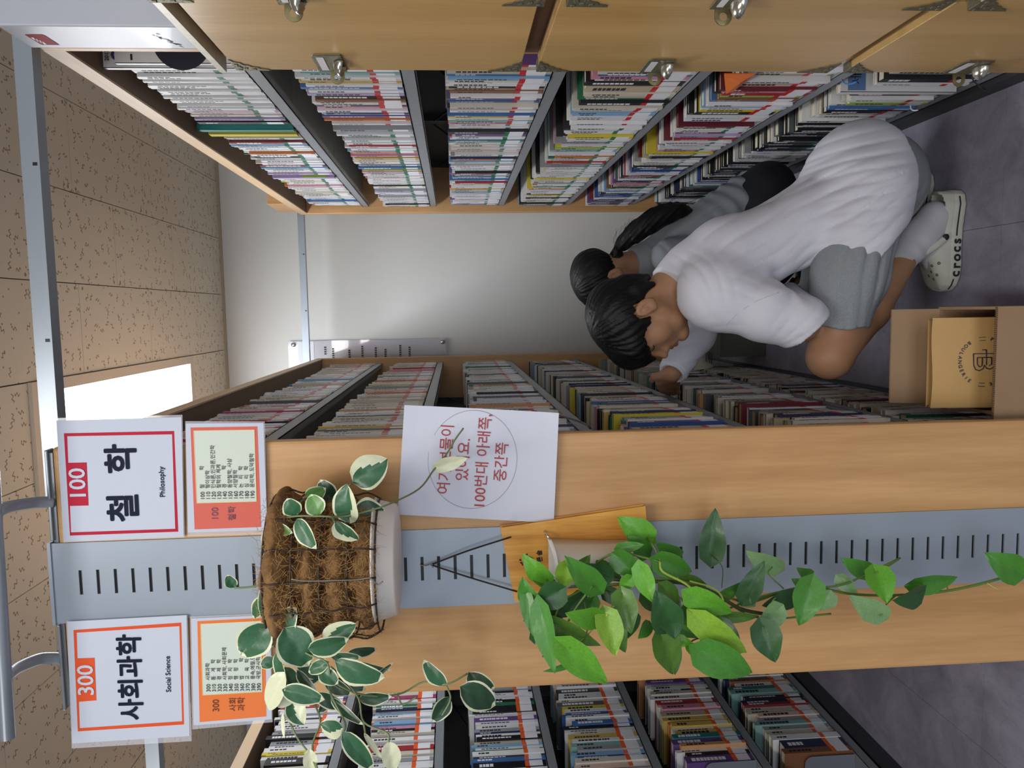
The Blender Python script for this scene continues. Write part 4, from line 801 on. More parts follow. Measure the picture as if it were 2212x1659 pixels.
for pts, rad, mt in (([(1215, 1270, 1.37), (1260, 1266, 1.33), (1340, 1262, 1.31), (1430, 1250, 1.30), (1500, 1262, 1.30), (1560, 1285, 1.31), (1620, 1300, 1.33), (1700, 1275, 1.34), (1760, 1268, 1.34), (1830, 1282, 1.34), (1900, 1286, 1.34), (1990, 1283, 1.34), (2060, 1274, 1.34), (2130, 1258, 1.34), (2212, 1234, 1.34), (2260, 1222, 1.34)], .0024, vn),
 ([(1560, 1320, 1.31), (1640, 1290, 1.33), (1720, 1272, 1.335), (1812, 1265, 1.33), (1872, 1240, 1.33), (1945, 1205, 1.34)], .0018, vn), ([(1570, 1300, 1.31), (1620, 1330, 1.31), (1680, 1336, 1.32), (1740, 1331, 1.32), (1795, 1326, 1.32)], .002, vn),
 ([(1240, 1285, 1.36), (1262, 1310, 1.33), (1290, 1322, 1.31), (1320, 1318, 1.3), (1338, 1290, 1.31), (1350, 1262, 1.33)], .0042, vd), ([(1215, 1275, 1.36), (1230, 1300, 1.33), (1260, 1335, 1.31), (1310, 1370, 1.3)], .0028, vd), ([(1310, 1250, 1.32), (1400, 1255, 1.3), (1480, 1260, 1.3), (1540, 1280, 1.3), (1600, 1315, 1.3), (1660, 1328, 1.3)], .0034, vd),
 ([(1290, 1215, 1.33), (1320, 1197, 1.31), (1350, 1195, 1.3), (1395, 1205, 1.29), (1425, 1213, 1.28)], .002, vn), ([(1425, 1213, 1.28), (1432, 1235, 1.27), (1480, 1260, 1.26), (1503, 1282, 1.23)], .0022, vl), ([(1427, 1213, 1.28), (1412, 1180, 1.3), (1398, 1163, 1.34)], .0018, vn), ([(1280, 1265, 1.27), (1240, 1320, 1.27), (1215, 1370, 1.26), (1205, 1400, 1.26)], .002, vn), ([(1265, 1270, 1.3), (1215, 1300, 1.29), (1195, 1345, 1.28)], .0019, vn),
 ([(1310, 1330, 1.24), (1330, 1305, 1.27), (1345, 1290, 1.28)], .0017, vl), ([(1442, 1360, 1.23), (1475, 1330, 1.26), (1490, 1300, 1.28)], .0017, vn), ([(1490, 1255, 1.28), (1540, 1270, 1.26), (1560, 1290, 1.26), (1562, 1310, 1.26)], .0016, vl), ([(1535, 1199, 1.38), (1560, 1225, 1.37), (1559, 1270, 1.36)], .0009, vd), ([(1668, 1225, 1.37), (1660, 1240, 1.36), (1693, 1272, 1.35)], .0013, vn),
 ([(1690, 1275, 1.34), (1668, 1300, 1.3), (1668, 1318, 1.28)], .0014, vl), ([(1893, 1236, 1.28), (1920, 1222, 1.31), (1943, 1206, 1.34)], .0016, vn), ([(1902, 1330, 1.3), (1915, 1305, 1.32), (1935, 1286, 1.34)], .0016, vn), ([(1178, 1252, 1.33), (1200, 1254, 1.34), (1225, 1262, 1.36)], .0014, vn), ([(1150, 1255, 1.33), (1175, 1266, 1.33), (1220, 1268, 1.35)], .0012, vn), ([(2130, 1258, 1.34), (2150, 1270, 1.33), (2164, 1274, 1.33)], .0008, vl), ([(2048, 1276, 1.34), (2040, 1265, 1.33), (1985, 1264, 1.32)], .0012, vn), ([(1480, 1395, 1.25), (1500, 1382, 1.26), (1525, 1375, 1.27)], .0013, vn), ([(1648, 1356, 1.24), (1640, 1340, 1.28), (1645, 1332, 1.31)], .0014, vn), ([(1230, 1400, 1.22), (1262, 1380, 1.25), (1270, 1340, 1.28), (1262, 1300, 1.3)], .0014, vn), ([(1240, 1400, 1.25), (1280, 1360, 1.27), (1300, 1332, 1.28)], .0012, vl)):
    stem(pp, pts, rad, mt)

# ------------------------------------------------------------------ wooden drawer fronts on the right with the white carton
DW = wood('maple_drawer', 'c4a068', 'ad8a52', 1.0, .33, 'Z'); DWs = wood('maple_drawer_side', 'd8b684', 'b8905a', 1.0, .5, 'Y'); BR = M('antique_brass', '77725c', .5, .6, noise=.25, nscale=90, bump=.6, bscale=300); BRL = M('worn_nickel', 'b9b8b0', .2, .9)
XF = .45
def bracket(r, Y_, z, sy, sz, X=XF):
    """stepped corner plate: corner at (Y_, z), arms towards -Y (sy) and up/down (sz)"""
    pts = [(0, 0), (0, .060), (.006, .056), (.010, .045), (.016, .042), (.020, .031), (.028, .028), (.032, .019), (.042, .016), (.048, .006), (.056, .003), (.058, 0)]
    q = B(); q.poly([(X-.0016, Y_-p[0]*sy, z+p[1]*sz) for p in pts], 0, (.0014, 0, 0))
    for a, b_ in ((.006, .008), (.013, .02), (.024, .01), (.009, .034), (.034, .007), (.018, .012)): q.box((X-.0032, Y_-sy*a-.003, z+sz*b_-.003), (X-.0012, Y_-sy*a+.003, z+sz*b_+.003))
    q.box((X-.0016, min(Y_, Y_-sy*.03), z-.001 if sz > 0 else z), (X+.016, max(Y_, Y_-sy*.03), z+.0008 if sz > 0 else z+.001))
    o = q.build('corner_bracket', BR, r, bevel=.0008)
    return o
def handle(r, yn, yf, z0, z1, X=XF, card='card_white'):
    q = B(); q.poly([(X-.003, y, z) for y, z in ((yn, z1-.004), (yn, z0), (yf, z0), (yf, z1), (yn+.008, z1))], 0, (.003, 0, 0))
    o = q.build('label_holder', BR, r, bevel=.0012); zc = z0+(z1-z0)*.62; h = (z1-z0)*.30
    B().box((X-.0040, yn+.008, z1-h-.004), (X-.0032, yf-.010, z1-.006)).build('label_card', M(card, 'cfcfd2', .5), o)
    S_ = SDF((X-.045, yn-.01, z0-.03), (X+.01, yf+.015, z0+.045), .0014); c_ = (X-.003, (yn+yf)/2-.006, z0+.004)
    S_.ell(c_, (.024, .020, .014), .002); S_.ell((c_[0]-.004, c_[1], c_[2]-.007), (.022, .017, .013), .001, 'sub'); S_.clip(lambda a, b_, c: (a-(X-.003))+0*b_+0*c)
    mesh_obj('finger_pull', S_.mesh('finger_pull'), BRL, o)
    # ring tab standing out from the edge
    q = B(); n = 24; w_, L = .013, .026; y = yf+.001
    outer = [(X, w_)]+[(X-L+w_-w_*math.sin(PI*k/12), w_*math.cos(PI*k/12)) for k in range(13)]+[(X, -w_)]
    zc = z0+.018; inner = [(X-L+w_-.0062*math.cos(2*PI*k/n), .0062*math.sin(2*PI*k/n)) for k in range(n)]
    # two halves with a hole between
    for dy in (0, .0016):
        oo = [(X, w_), (X, 0), (X, -w_)]; 
        ring_o = [(X-L+w_-w_*1.0*math.cos(2*PI*k/n) if math.cos(2*PI*k/n) > 0 else X-L+w_+(L-w_)*min(1, -math.cos(2*PI*k/n)*1.6), w_*(math.sin(2*PI*k/n) if math.cos(2*PI*k/n) > 0 else math.copysign(min(1, abs(math.sin(2*PI*k/n))*1.0+(0 if abs(math.sin(2*PI*k/n)) > .98 else .25*abs(math.cos(2*PI*k/n)))), math.sin(2*PI*k/n)))) for k in range(n)]
        q.add([(a, y+dy, zc+b_) for a, b_ in ring_o]+[(a, y+dy, zc+b_) for a, b_ in inner], [(k, (k+1) % n, n+(k+1) % n, n+k) if dy else (k, n+k, n+(k+1) % n, (k+1) % n) for k in range(n)])
    q.build('ring_tab', M('brass_tab', 'a39c78', .3, .85), o)
    return o
yF = atX(900, 152, XF).y
zs = [atX(v, yy, XF).z for v, yy in ((512, 150), (1122, 156), (1158, 156), (1785, 157), (1819, 158))]
def cabinet(label, y0, y1, fronts, X, handles, seed=0):
    r = empty('drawer_cabinet', (X+.25, (y0+y1)/2, 0), label, 'cabinet')
    B().box((X+.03, y0, 0), (X+.5, y1-.012, fronts[0][1]-.02)).build('carcass', M('carcass_brown', '6a4c38', .6), r)
    for k, (z0, z1) in enumerate(fronts):
        f = B().box((X, y0+.001, z0), (X+.014, y1, z1)).build('drawer_front', DW, r, bevel=.0012)
        B().box((X+.014, y0+.02, z1-.02), (X+.028, y1-.004, z1-.002)).build('drawer_lip', DWs, f)
        for hd in handles: 
            if hd[0] == k: handle(f, *hd[1:], X=X)
        bracket(f, y1, z1, 1, -1, X); bracket(f, y1, z0, 1, 1, X)
    return r
H1 = [atX(743, 120, XF), atX(682, 120, XF), atX(743, 149, XF)]; 
yn = atX(700, 117, XF).y; yf = yF-.001
h1 = (0, yn, yf, atX(742, 134, XF).z, atX(682, 134, XF).z); 
h2 = (1, atX(1420, 127, XF).y, yf, atX(1447, 140, XF).z, atX(1393, 140, XF).z)
h3 = (2, atX(2090, 130, XF).y, yf, atX(2128, 140, XF).z, atX(2070, 140, XF).z)
X2 = XF-.012; y2 = atX(900, 9, X2).y
cabinet('maple drawer cabinet with brass brackets at the near end of the right bookcase', y2+.004, yF, [(zs[1], zs[0]), (zs[3], zs[2]), (.03, zs[4])], XF, [h1, h2, h3])
zz2 = [atX(v, 9, X2).z for v in (330, 1175, 1225, 2050, 2111)]
cabinet('second maple drawer cabinet nearest the viewer, mostly outside the frame', y2-.30, y2, [(zz2[1], zz2[0]), (zz2[3], zz2[2]), (.03, zz2[4])], X2,
        [(0, y2-.05, y2-.001, atX(668, 20, X2).z, atX(612, 20, X2).z), (1, y2-.05, y2-.001, atX(1585, 20, X2).z, atX(1530, 20, X2).z)])
# ledge strip and carton on top
lz = zs[0]+.03
r = B().box((XF-.006, y2+.004, zs[0]+.018), (XF+.50, yF-.002, lz)).build('cabinet_top_board', M('pale_strip', 'cfc9b4', .4, noise=.15, nscale=40)); centre(r); tag(r, 'pale thin board lying on top of the drawer cabinets', 'board')
B().box((XF+.02, y2+.02, zs[0]-.001), (XF+.49, yF-.02, zs[0]+.018)).build('batten', M('dark_batten', '4a3428', .7), r)
CX = XF-.002; yfar = atX(250, 105, CX).y; ynear = atX(250, 57, CX).y; ztop = atX(70, 105, CX).z
cb = M('carton_white', 'adb0ba', .38, coat=.04, spec=.3, bump=.12, bscale=9)
r = B().box((CX, ynear, lz), (CX+.30, yfar, ztop)).build('white_carton', cb, None, bevel=.003); tag(r, 'glossy white carton with a red label on top of the drawer cabinets', 'carton'); 
me = r.data
def onX(pts, X, mt, name, par): return B().poly([atX(a, b_, X) for a, b_ in pts], 0).build(name, mt, par)
q = onX([(53, 75), (91, 75), (97, 77), (129, 97.5), (92, 97), (86, 95)], CX-.0006, M('carton_red_label', '8f1f2a', .6, spec=.1), 'red_label', r)
qq = B()
for a in range(4): qq.poly([atX(66+a*7, 81+a*3, CX-.0010), atX(72+a*7, 81+a*3, CX-.0010), atX(80+a*7, 87+a*3, CX-.0010), atX(75+a*7, 87+a*3, CX-.0010)])
qq.build('label_print', INKW, q)
qq = B(); rr = random.Random(8)
for k in range(16):
    x, y = 330+k*4.2+rr.uniform(-3, 3), 72+k*2.0+rr.uniform(-3, 3)
    if y > 103: continue
    qq.poly([atX(x, y, CX-.0006), atX(x+rr.uniform(5, 11), y+rr.uniform(0, 5), CX-.0006), atX(x+rr.uniform(5, 11)+1, y+1.2+rr.uniform(0, 4), CX-.0006), atX(x, y+1, CX-.0006)])
qq.build('carton_print', INK, r)

# ------------------------------------------------------------------ cardboard box with a paper bag, lower left
KB = M('corrugated_board', '9c8062', .75, noise=.06, nscale=14); KE = M('corrugated_edge', '8c6f4a', .8, noise=.5, nscale=160, stretch=(3, 3, 1)); KP = M('kraft_paper', 'c9a268', .6, noise=.05, nscale=6, bump=.4, bscale=14)
zr = .25; nr = atZ(2152, 662, zr); nl = atZ(2151, 896, zr); fr_ = atZ(2027, 683, zr)
x0, x1 = -.238, nr.x; y0, y1 = (nr.y+nl.y)/2, fr_.y
r = empty('cardboard_box', ((x0+x1)/2, (y0+y1)/2, 0), 'open brown cardboard box standing on the floor beside the signed bookcase', 'box')
t = .006
B().box((x0, y0, 0), (x1, y0+t, zr)).build('near_wall', KB, r); B().box((x0, y1-t, 0), (x1, y1, zr)).build('far_wall', KB, r)
B().box((x0, y0+t, 0), (x0+t, y1-t, zr*.84)).build('side_wall', KB, r); B().box((x1-t, y0+t, 0), (x1, y1-t, zr)).build('side_wall', KB, r); B().box((x0+t, y0+t, 0), (x1-t, y1-t, .006)).build('bottom', KB, r)
fz = at(1927, 683, y1+.03).z
B().add([(x0+.01, y1-.004, zr), (x1-.004, y1-.004, zr), (x1-.004, y1+.03, fz), (x0+.01, y1+.03, fz), (x0+.01, y1, zr), (x1-.004, y1, zr), (x1-.004, y1+.035, fz), (x0+.01, y1+.035, fz)], [(0, 1, 2, 3), (7, 6, 5, 4), (0, 4, 5, 1), (1, 5, 6, 2), (2, 6, 7, 3), (3, 7, 4, 0)]).build('far_flap', KB, r)
q = B(); n = 60
for k in range(n): a = x0+(x1-x0)*k/n; q.box((a, y0-.0006, zr+.0002), (a+(x1-x0)/n*.55, y0+t+.0006, zr+.0016))
tag(q.build('corrugation', M('corrugation', '5a432c', .8), r), kind='stuff')
# the bag
bx0, bx1, by0, by1, bz = x0+.012, at(2060, 687, y0+.07).x, y0+.05, y1-.045, zr+.045
pz = at(2016, 780, by0+.05).z
b = empty('paper_bag', ((bx0+bx1)/2, (by0+by1)/2, .01), 'kraft paper bakery bag with a round logo standing upside down in the box', 'bag')
N1 = 14; vs = []; Wd = bx1-bx0
def bagpt(a, c_, side): # a 0..1 across, c_ 0..1 up
    y = (by0 if side == 0 else by1)+ (.055*c_ if side == 0 else -.03*c_); y += .004*math.sin(6*a+3*c_)*(1-side); z = .012+(pz-.012)*c_
    return Vector((bx0+Wd*a, y, z))
for side in (0, 1):
    q = B(); V = [bagpt(i/N1, j/N1, side) for i in range(N1+1) for j in range(N1+1)]
    q.add(V, [(i*(N1+1)+j, (i+1)*(N1+1)+j, (i+1)*(N1+1)+j+1, i*(N1+1)+j+1)[::(1 if side == 0 else -1)] for i in range(N1) for j in range(N1)], 0, True); q.build('bag_face' if side == 0 else 'bag_back', KP, b)
for a in (0, 1):
    q = B(); V = []
    for j in range(N1+1): p, s_ = bagpt(a, j/N1, 0), bagpt(a, j/N1, 1); m_ = (p+s_)/2+Vector((.010*(1 if a else -1)*(1-j/N1)-.006*(1 if a else -1), 0, 0)); V += [p, m_, s_]
    q.add(V, [(3*j+k, 3*j+k+1, 3*j+k+4, 3*j+k+3) for j in range(N1) for k in (0, 1)], 0, True); q.build('bag_side', KP, b)
B().box((bx0+.02, by0+.075, zr-.02), (bx1-.004, by0+.0765, pz-.012)).build('white_sheet', M('white_card', 'e3e3e6', .5), b)
# logo, upside down like the bag
up = (bagpt(.5, 1, 0)-bagpt(.5, 0, 0)).normalized(); LX = Vector((-1, 0, 0)); LY = -up; nrm = LX.cross(LY)
lc_ = at(2118, 781, by0+.045); tt = (lc_.z-.012)/(pz-.012); lc_ = Vector((lc_.x, by0+.055*tt, lc_.z)); BL = M('logo_navy', '2b2f4a', .5); R0 = .0500
def lp(a, b_): 
    p = lc_+LX*a+LY*b_; aa = (p.x-bx0)/Wd; c_ = (p.z-.012)/(pz-.012); return bagpt(aa, c_, 0)+nrm*.0009
def arc_text(s_, a0, a1, inward):
    for k, ch in enumerate(s_):
        a = a0+(a1-a0)*k/(len(s_)-1); p = (R0*math.cos(a), R0*math.sin(a)); d = -1 if inward else 1
        up2 = (LX*math.cos(a)+LY*math.sin(a))*d; ex2 = up2.cross(nrm)
        if ch != ' ': text('lettering', ch, .0105, lp(*p), ex2, up2, BL, b, bold=.0002, lift=.0004)
arc_text('BOULANGERIE', PI*1.20, PI*1.80, True); arc_text('PARIS BAGUETTE', PI*.90, PI*.10, False)
q = B()
for a in (PI*1.02, PI*1.98):
    for rr_ in (R0-.004, R0+.003): 
        pts = [lp(rr_*math.cos(a+d), rr_*math.sin(a+d)) for d in (-.13, -.05, .05, .13)]; q.tube(pts, .0006, 4)
def stroke(pts): q.tube([lp(x*.0068, y*.0068) for x, y in pts], .0011, 5)
stroke([(-2.6, -3.2), (-2.6, 3.2), (.8, 3.2)]); stroke([(-2.6, -3.2), (1, -3.2), (2.4, -2.6), (2.8, -1.5), (2.2, -.4), (1, 0), (2, .6), (2.3, 1.7), (1.7, 2.8), (.8, 3.2)]); stroke([(-3.8, .6), (1, .6)]); stroke([(-3.8, -.6), (-3.8, .6)]); stroke([(-1.4, -2.1), (-1.4, 2.1)]); stroke([(-1.4, -2.1), (.8, -2.1), (1.6, -1.4), (1.2, -.7), (-1.4, -.6)]); stroke([(-1.4, 2.1), (.8, 2.1), (1.2, 1.4)])
q.build('logo_emblem', BL, b)
# ------------------------------------------------------------------ people
SKIN = M('skin', 'a67c5d', .55, noise=.06, nscale=30, sss=.12); SKIN2 = M('skin_fair', '9c7258', .55, noise=.05, nscale=30, sss=.12)
HAIR = M('black_hair', '0a0a0c', .5, bump=.5, bscale=220, stretch=(1, 1, .25), spec=.3); TEE = M('white_jersey', 'd4d5df', .85, bump=.25, bscale=500); MEL = M('grey_melange', '8f9599', .9, noise=.22, nscale=420, bump=.4, bscale=500)
SOCK = M('white_sock', 'c4c3c8', .9, bump=.4, bscale=500); NAVYC = M('navy_trousers', '15171f', .85); GTEE = M('grey_tshirt', '868c92', .85, bump=.2, bscale=500); LIPM = M('lip', '8e5048', .5); LASH = M('lash', '161010', .7)
CLOG = M('clog_foam', 'bfbfb4', .6, noise=.10, nscale=22, bump=.2, bscale=120); CLOGD = M('clog_hole_shade', '5d5d55', .8); CLOGB = M('clog_black', '1a1b22', .5)
def hframe(yaw, pitch, roll=0):
    """rows: forward, left-of-head, up for a head facing -X, pitched down, turned towards the viewer"""
    f = Vector((-math.cos(pitch)*math.cos(yaw), -math.cos(pitch)*math.sin(yaw), -math.sin(pitch)))
    u = Vector((0, 0, 1)); u = (u-f*u.dot(f)).normalized(); l = u.cross(f); l.normalize()
    Rr = Matrix.Rotation(roll, 3, f); return np.array([f, Rr @ l, Rr @ u])
def head_into(S_, C, A, k=1.0, ears=(1, -1)):
    P = lambda a, b, c: C + k*(A[0]*a+A[1]*b+A[2]*c)
    E_ = lambda a, b, c, r, kk=.012, op='add', R=None: S_.ell(P(a, b, c), np.array(r)*k, kk*k, op, A if R is None else R)
    K_ = lambda p, r0, q, r1, kk=.012, op='add': S_.cap(P(*p), r0*k, P(*q), r1*k, kk*k, op)
    E_(-.015, 0, .035, (.093, .074, .083)); E_(.042, 0, -.030, (.052, .055, .080), .02); E_(.045, 0, .03, (.048, .058, .055), .02)
    for s in (1, -1):
        K_((-.012, .054*s, -.040), .014, (.040, .034*s, -.088), .015, .025); K_((.040, .034*s, -.088), .015, (.072, .008*s, -.103), .013, .02)
        E_(.056, .034*s, -.030, (.026, .022, .026), .025)
        E_(.101, .031*s, .006, (.014, .017, .010), .012, 'sub')
        E_(.0745, .031*s, .005, (.015, .017, .0135), .008)
        K_((.088, .014*s, .030), .006, (.076, .048*s, .030), .006, .014)
        E_(.104, .0135*s, -.038, (.012, .0085, .0085), .005)
        E_(.107, .008*s, -.047, (.006, .0035, .0025), .003, 'sub')
    K_((.068, 0, .022), .024, (.078, 0, -.030), .028, .015); E_(.074, 0, -.052, (.030, .030, .036), .015)
    K_((.090, 0, .018), .008, (.115, 0, -.029), .0095, .010); E_(.119, 0, -.033, (.0100, .0110, .0095), .006)
    K_((.0955, -.017, -.0605), .0052, (.1035, 0, -.058), .0068, .006); K_((.0955, .017, -.0605), .0052, (.1035, 0, -.058), .0068, .006)
    K_((.0935, -.014, -.0700), .0060, (.1000, 0, -.0715), .0078, .006); K_((.0935, .014, -.0700), .0060, (.1000, 0, -.0715), .0078, .006)
    K_((.105, -.020, -.0652), .0020, (.1095, 0, -.0648), .0024, .003, 'sub'); K_((.105, .020, -.0652), .0020, (.1095, 0, -.0648), .0024, .003, 'sub')
    E_(.085, 0, -.098, (.018, .021, .016), .018); E_(.108, 0, -.084, (.009, .02, .004), .008, 'sub')
    for s in ears:
        t = .25; Rt = np.array([A[0]*math.cos(t)-A[2]*math.sin(t), A[1], A[0]*math.sin(t)+A[2]*math.cos(t)])
        E_(-.018, .079*s, -.008, (.0205, .009, .031), .008, 'add', Rt); E_(-.013, .089*s, -.004, (.0115, .008, .019), .004, 'sub', Rt)
        E_(-.012, .081*s, -.008, (.004, .007, .012), .004); E_(-.010, .078*s, -.030, (.009, .007, .009), .006)
def hair_mesh(C, A, k, front, prof, extra=None, seed=0):
    S_ = SDF(C-.19, C+.19, .0036)
    P = lambda a, b, c: C + k*(A[0]*a+A[1]*b+A[2]*c)
    S_.ell(P(-.016, 0, .045), np.array((.108, .089, .088))*k, .01, 'add', A)
    if front: S_.ell(P(.060, 0, .050), np.array((.066, .074, .056))*k, .02, 'add', A); S_.ell(P(-.075, 0, .0), np.array((.036, .066, .055))*k, .02, 'add', A)
    def cl(X, Y, Z):
        x, y, z = X-C[0], Y-C[1], Z-C[2]; a = (x*A[0][0]+y*A[0][1]+z*A[0][2])/k; b_ = (x*A[1][0]+y*A[1][1]+z*A[1][2])/k; c = (x*A[2][0]+y*A[2][1]+z*A[2][2])/k
        th = np.arctan2(b_, a); lim = np.interp(a, [p[0] for p in prof], [p[1] for p in prof]) + .004*np.sin(23*th)+.003*np.sin(51*th+1)
        S_.f += ((.0012*np.sin(31*th+9*c*8+2*np.sin(7*th))+.0008*np.sin(67*th-20*c+3*np.sin(5*th)))).astype(np.float32)*np.clip((np.hypot(a, b_))/.05, 0, 1)
        return (lim-c)*.8*k
    S_.clip(cl)
    if extra: extra(S_, P)
    return S_.mesh('hair')
def limb(S_, pts, k=.02):
    for (p, r0), (q, r1) in zip(pts[:-1], pts[1:]): S_.cap(p, r0, q, r1, k)
def hand(S_, wrist, d, up, side, curl=.5, k=1.0):
    """palm and five bent fingers: d = wrist to knuckles, up = back of the hand, side = thumb side"""
    d, up, side = [Vector(v).normalized() for v in (d, up, side)]; w0 = Vector(wrist)
    S_.cap(w0, .022, w0+d*.03, .020, .01)
    for j, (o, L) in enumerate(((.030, .074), (.010, .082), (-.010, .076), (-.029, .060))):
        kn = w0+d*.085+side*o*.95; S_.cap(w0+d*.02+side*o*.55, .0145, kn, .0115, .010)
        p = kn; a = .25+curl*.5
        for s_, f in ((.46, .0098), (.30, .0088), (.24, .0078)):
            q = p+(d*math.cos(a)-up*math.sin(a))*L*s_; S_.cap(p, f+.0006, q, f, .003); p = q; a += curl*.75
    b = w0+d*.025+side*.026; m_ = b+(side*.75+d*.55-up*.2)*.038; e = m_+(d*.85+side*.25-up*.3)*.030; S_.cap(b, .0135, m_, .0115, .008); S_.cap(m_, .0108, e, .0090, .003)

# ---------------- boy in the white sweatshirt, squatting
FT = [(np.array([.232, 2.056, .062]), np.array([.118, 2.073, .046])), (np.array([.310, 2.196, .062]), np.array([.195, 2.220, .046]))]
A = hframe(.10, .36, -.05); C = np.array(at(1376, 687, 2.08))
V = lambda x, y, Y: np.array(at(x, y, Y))
neckb = V(1492, 598, 2.10); shN = V(1548, 640, 1.955); shF = V(1530, 620, 2.25); elN = V(1733, 700, 1.90); wrN = V(1705, 655, 2.11)
hip = V(1868, 395, 2.10); chest = V(1572, 560, 2.10); belly = V(1735, 490, 2.10)
hipN = V(1878, 415, 2.00); hipF = V(1865, 400, 2.20); knN = V(1792, 770, 1.93); anN = V(1972, 528, 2.055); knF = V(1760, 700, 2.27); anF = V(1940, 440, 2.20)
elF = V(1500, 722, 2.30); hdF = np.array(atX(1440, 836, -.235)); wrF = V(1452, 806, hdF[1]-.10)
boy = empty('person', (float(hip[0]-.1), 2.08, 0), 'squatting person in white sweatshirt and grey shorts reaching into the shelf', 'person')
S_ = SDF((-.34, 1.80, .0), (.44, 2.62, 1.06), .0042)
head_into(S_, C, A, 1.0)
S_.cap(C+A[0]*(-.028)+A[2]*(-.045), .052, neckb, .058, .03); S_.cap(C+A[0]*(.03)+A[2]*(-.08), .03, neckb+np.array([-.03, 0, -.02]), .05, .03)
def torso(S_, g):
    S_.cap(shN+(chest-shN)*.25, .060+g, shF+(chest-shF)*.25, .060+g, .05); S_.cap(neckb, .06+g*.4, chest, .085+g, .06)
    for dy in (-.055, .055): v = np.array([0, dy, 0]); S_.cap(chest+v, .092+g, belly+v, .082+g, .05); S_.cap(belly+v, .082+g, hip+v, .100+g, .05)
torso(S_, -.016)
limb(S_, [(shN, .050), (elN, .038), (wrN, .026)]); limb(S_, [(shF, .050), (elF, .038), (wrF, .025)])
for h_, k_, a_ in ((hipN, knN, anN), (hipF, knF, anF)):
    he_, to_ = FT[a_[1] > 2.1]
    limb(S_, [(h_, .088), (k_*.35+h_*.65, .078), (k_, .054)], .03); cal = k_*.60+a_*.40+np.array([.004, 0, -.010]); limb(S_, [(k_, .052), (cal, .054), (a_, .032)], .02)
    S_.cap(a_, .033, he_, .028, .02); S_.cap(a_*.6+he_*.4, .03, to_, .020, .02); S_.cap(he_, .028, to_, .020, .02)
d_ = Vector(hdF-wrF); hand(S_, wrF, (d_.x, d_.y, d_.z), (.35, -.8, .5), (.2, -.25, .95), .75); hand(S_, wrN, (-.35, .85, -.25), (0, -.3, 1), (-1, 0, .2), .8)
mesh_obj('body', S_.mesh('body'), SKIN, boy)
pr = [(-.14, -.070), (-.05, -.050), (-.036, -.03), (-.034, .022), (.004, .026), (.008, -.022), (.026, -.026), (.034, .010), (.060, .022), (.085, .012), (.105, -.002), (.14, -.006)]
mesh_obj('hair', hair_mesh(C, A, 1.0, True, pr, lambda S2, P: (S2.cap(P(-.095, .03, .0), .022, P(-.088, .01, -.062), .012, .02), S2.cap(P(-.07, .052, -.01), .018, P(-.066, .044, -.060), .008, .02), S2.cap(P(.11, .02, .03), .016, P(.117, .02, .004), .006, .015), S2.cap(P(.11, -.02, .03), .016, P(.118, -.02, .002), .006, .015)), 1), HAIR, boy)
P = lambda a, b, c: Vector(C + A[0]*a+A[1]*b+A[2]*c)
bd_ = [c for c in boy.children if c.name.startswith('body')][0]; bb_ = BVHTree.FromPolygons([v.co for v in bd_.data.vertices], [p.vertices for p in bd_.data.polygons]); of_ = Vector(wm(bd_).translation)
def onface(p, l): h = bb_.find_nearest(p-of_); return h[0]+of_+h[1]*l
B().tube([onface(p, .0006) for p in spline([P(.097, .019, .0015), P(.094, .028, -.0035), P(.090, .037, -.003), P(.082, .046, .001)], 5)], .0011, 5).build('eyelashes', LASH, boy)
B().tube([onface(p, .0004) for p in spline([P(.098, .014, .0245), P(.095, .03, .029), P(.084, .047, .026)], 5)], .0016, 5).build('eyebrow', LASH, boy)
q = SDF(C-.02+A[0]*.09-A[2]*.062-.02, C+A[0]*.09-A[2]*.062+.04, .0018)
for s in (1, -1):
    q.cap(P(.0962, .015*s, -.0608), .0050, P(.1046, 0, -.0588), .0068, .004); q.cap(P(.0942, .0130*s, -.0698), .0060, P(.1012, 0, -.0712), .0079, .004)
    q.cap(P(.106, .020*s, -.0652), .0018, P(.1105, 0, -.0648), .0022, .002, 'sub')
mesh_obj('lips', q.mesh('lips'), LIPM, boy)
# sweatshirt
def folds(pts, base=.0012):
    """wrinkles: (centre, direction in XZ, amplitude, reach along, reach across, frequency, phase) or radiating (centre, amplitude, reach, count, phase)"""
    def fn(X, Y, Z):
        o = 0
        for t in pts:
            c = t[0]; dx, dy, dz = X-c[0], Y-c[1], Z-c[2]
            if len(t) == 5:
                _, am, rc, n, ph = t; r = np.sqrt(dx*dx+dy*dy+dz*dz)+1e-6; th = np.arctan2(dz, dx+.2*dy)
                o = o+am*np.exp(-(r/rc)**2)*np.clip((r-.012)/.05, 0, 1)*np.sin(n*th+ph+6*r)
            else:
                _, (ux, uz), am, ra, rp, fq, ph = t; n_ = math.hypot(ux, uz); ux, uz = ux/n_, uz/n_; a = dx*ux+dz*uz; s_ = -dx*uz+dz*ux
                w_ = s_+.12*a*a/ra*np.sign(s_)+.006*np.sin(24*a+ph); v = np.sin(fq*w_+ph); o = o-am*np.exp(-(a/ra)**4-(s_/rp)**2)*(1-np.abs(v))**1.5*1.6*(.6+.4*np.sin(17*a+5*ph))
        return o+base*np.sin(31*X+22*Z)*np.sin(27*Z-19*X+15*Y)
    return fn
S_ = SDF((-.34, 1.78, .14), (.50, 2.62, .98), .0048); g = .012
torso(S_, g)
S_.ell(hip+np.array([.012, 0, .015]), (.152, .185, .140), .04); S_.cap(hipN+np.array([0, -.01, .005]), .114, hipN*.72+knN*.28+np.array([0, -.008, .0]), .108, .03)
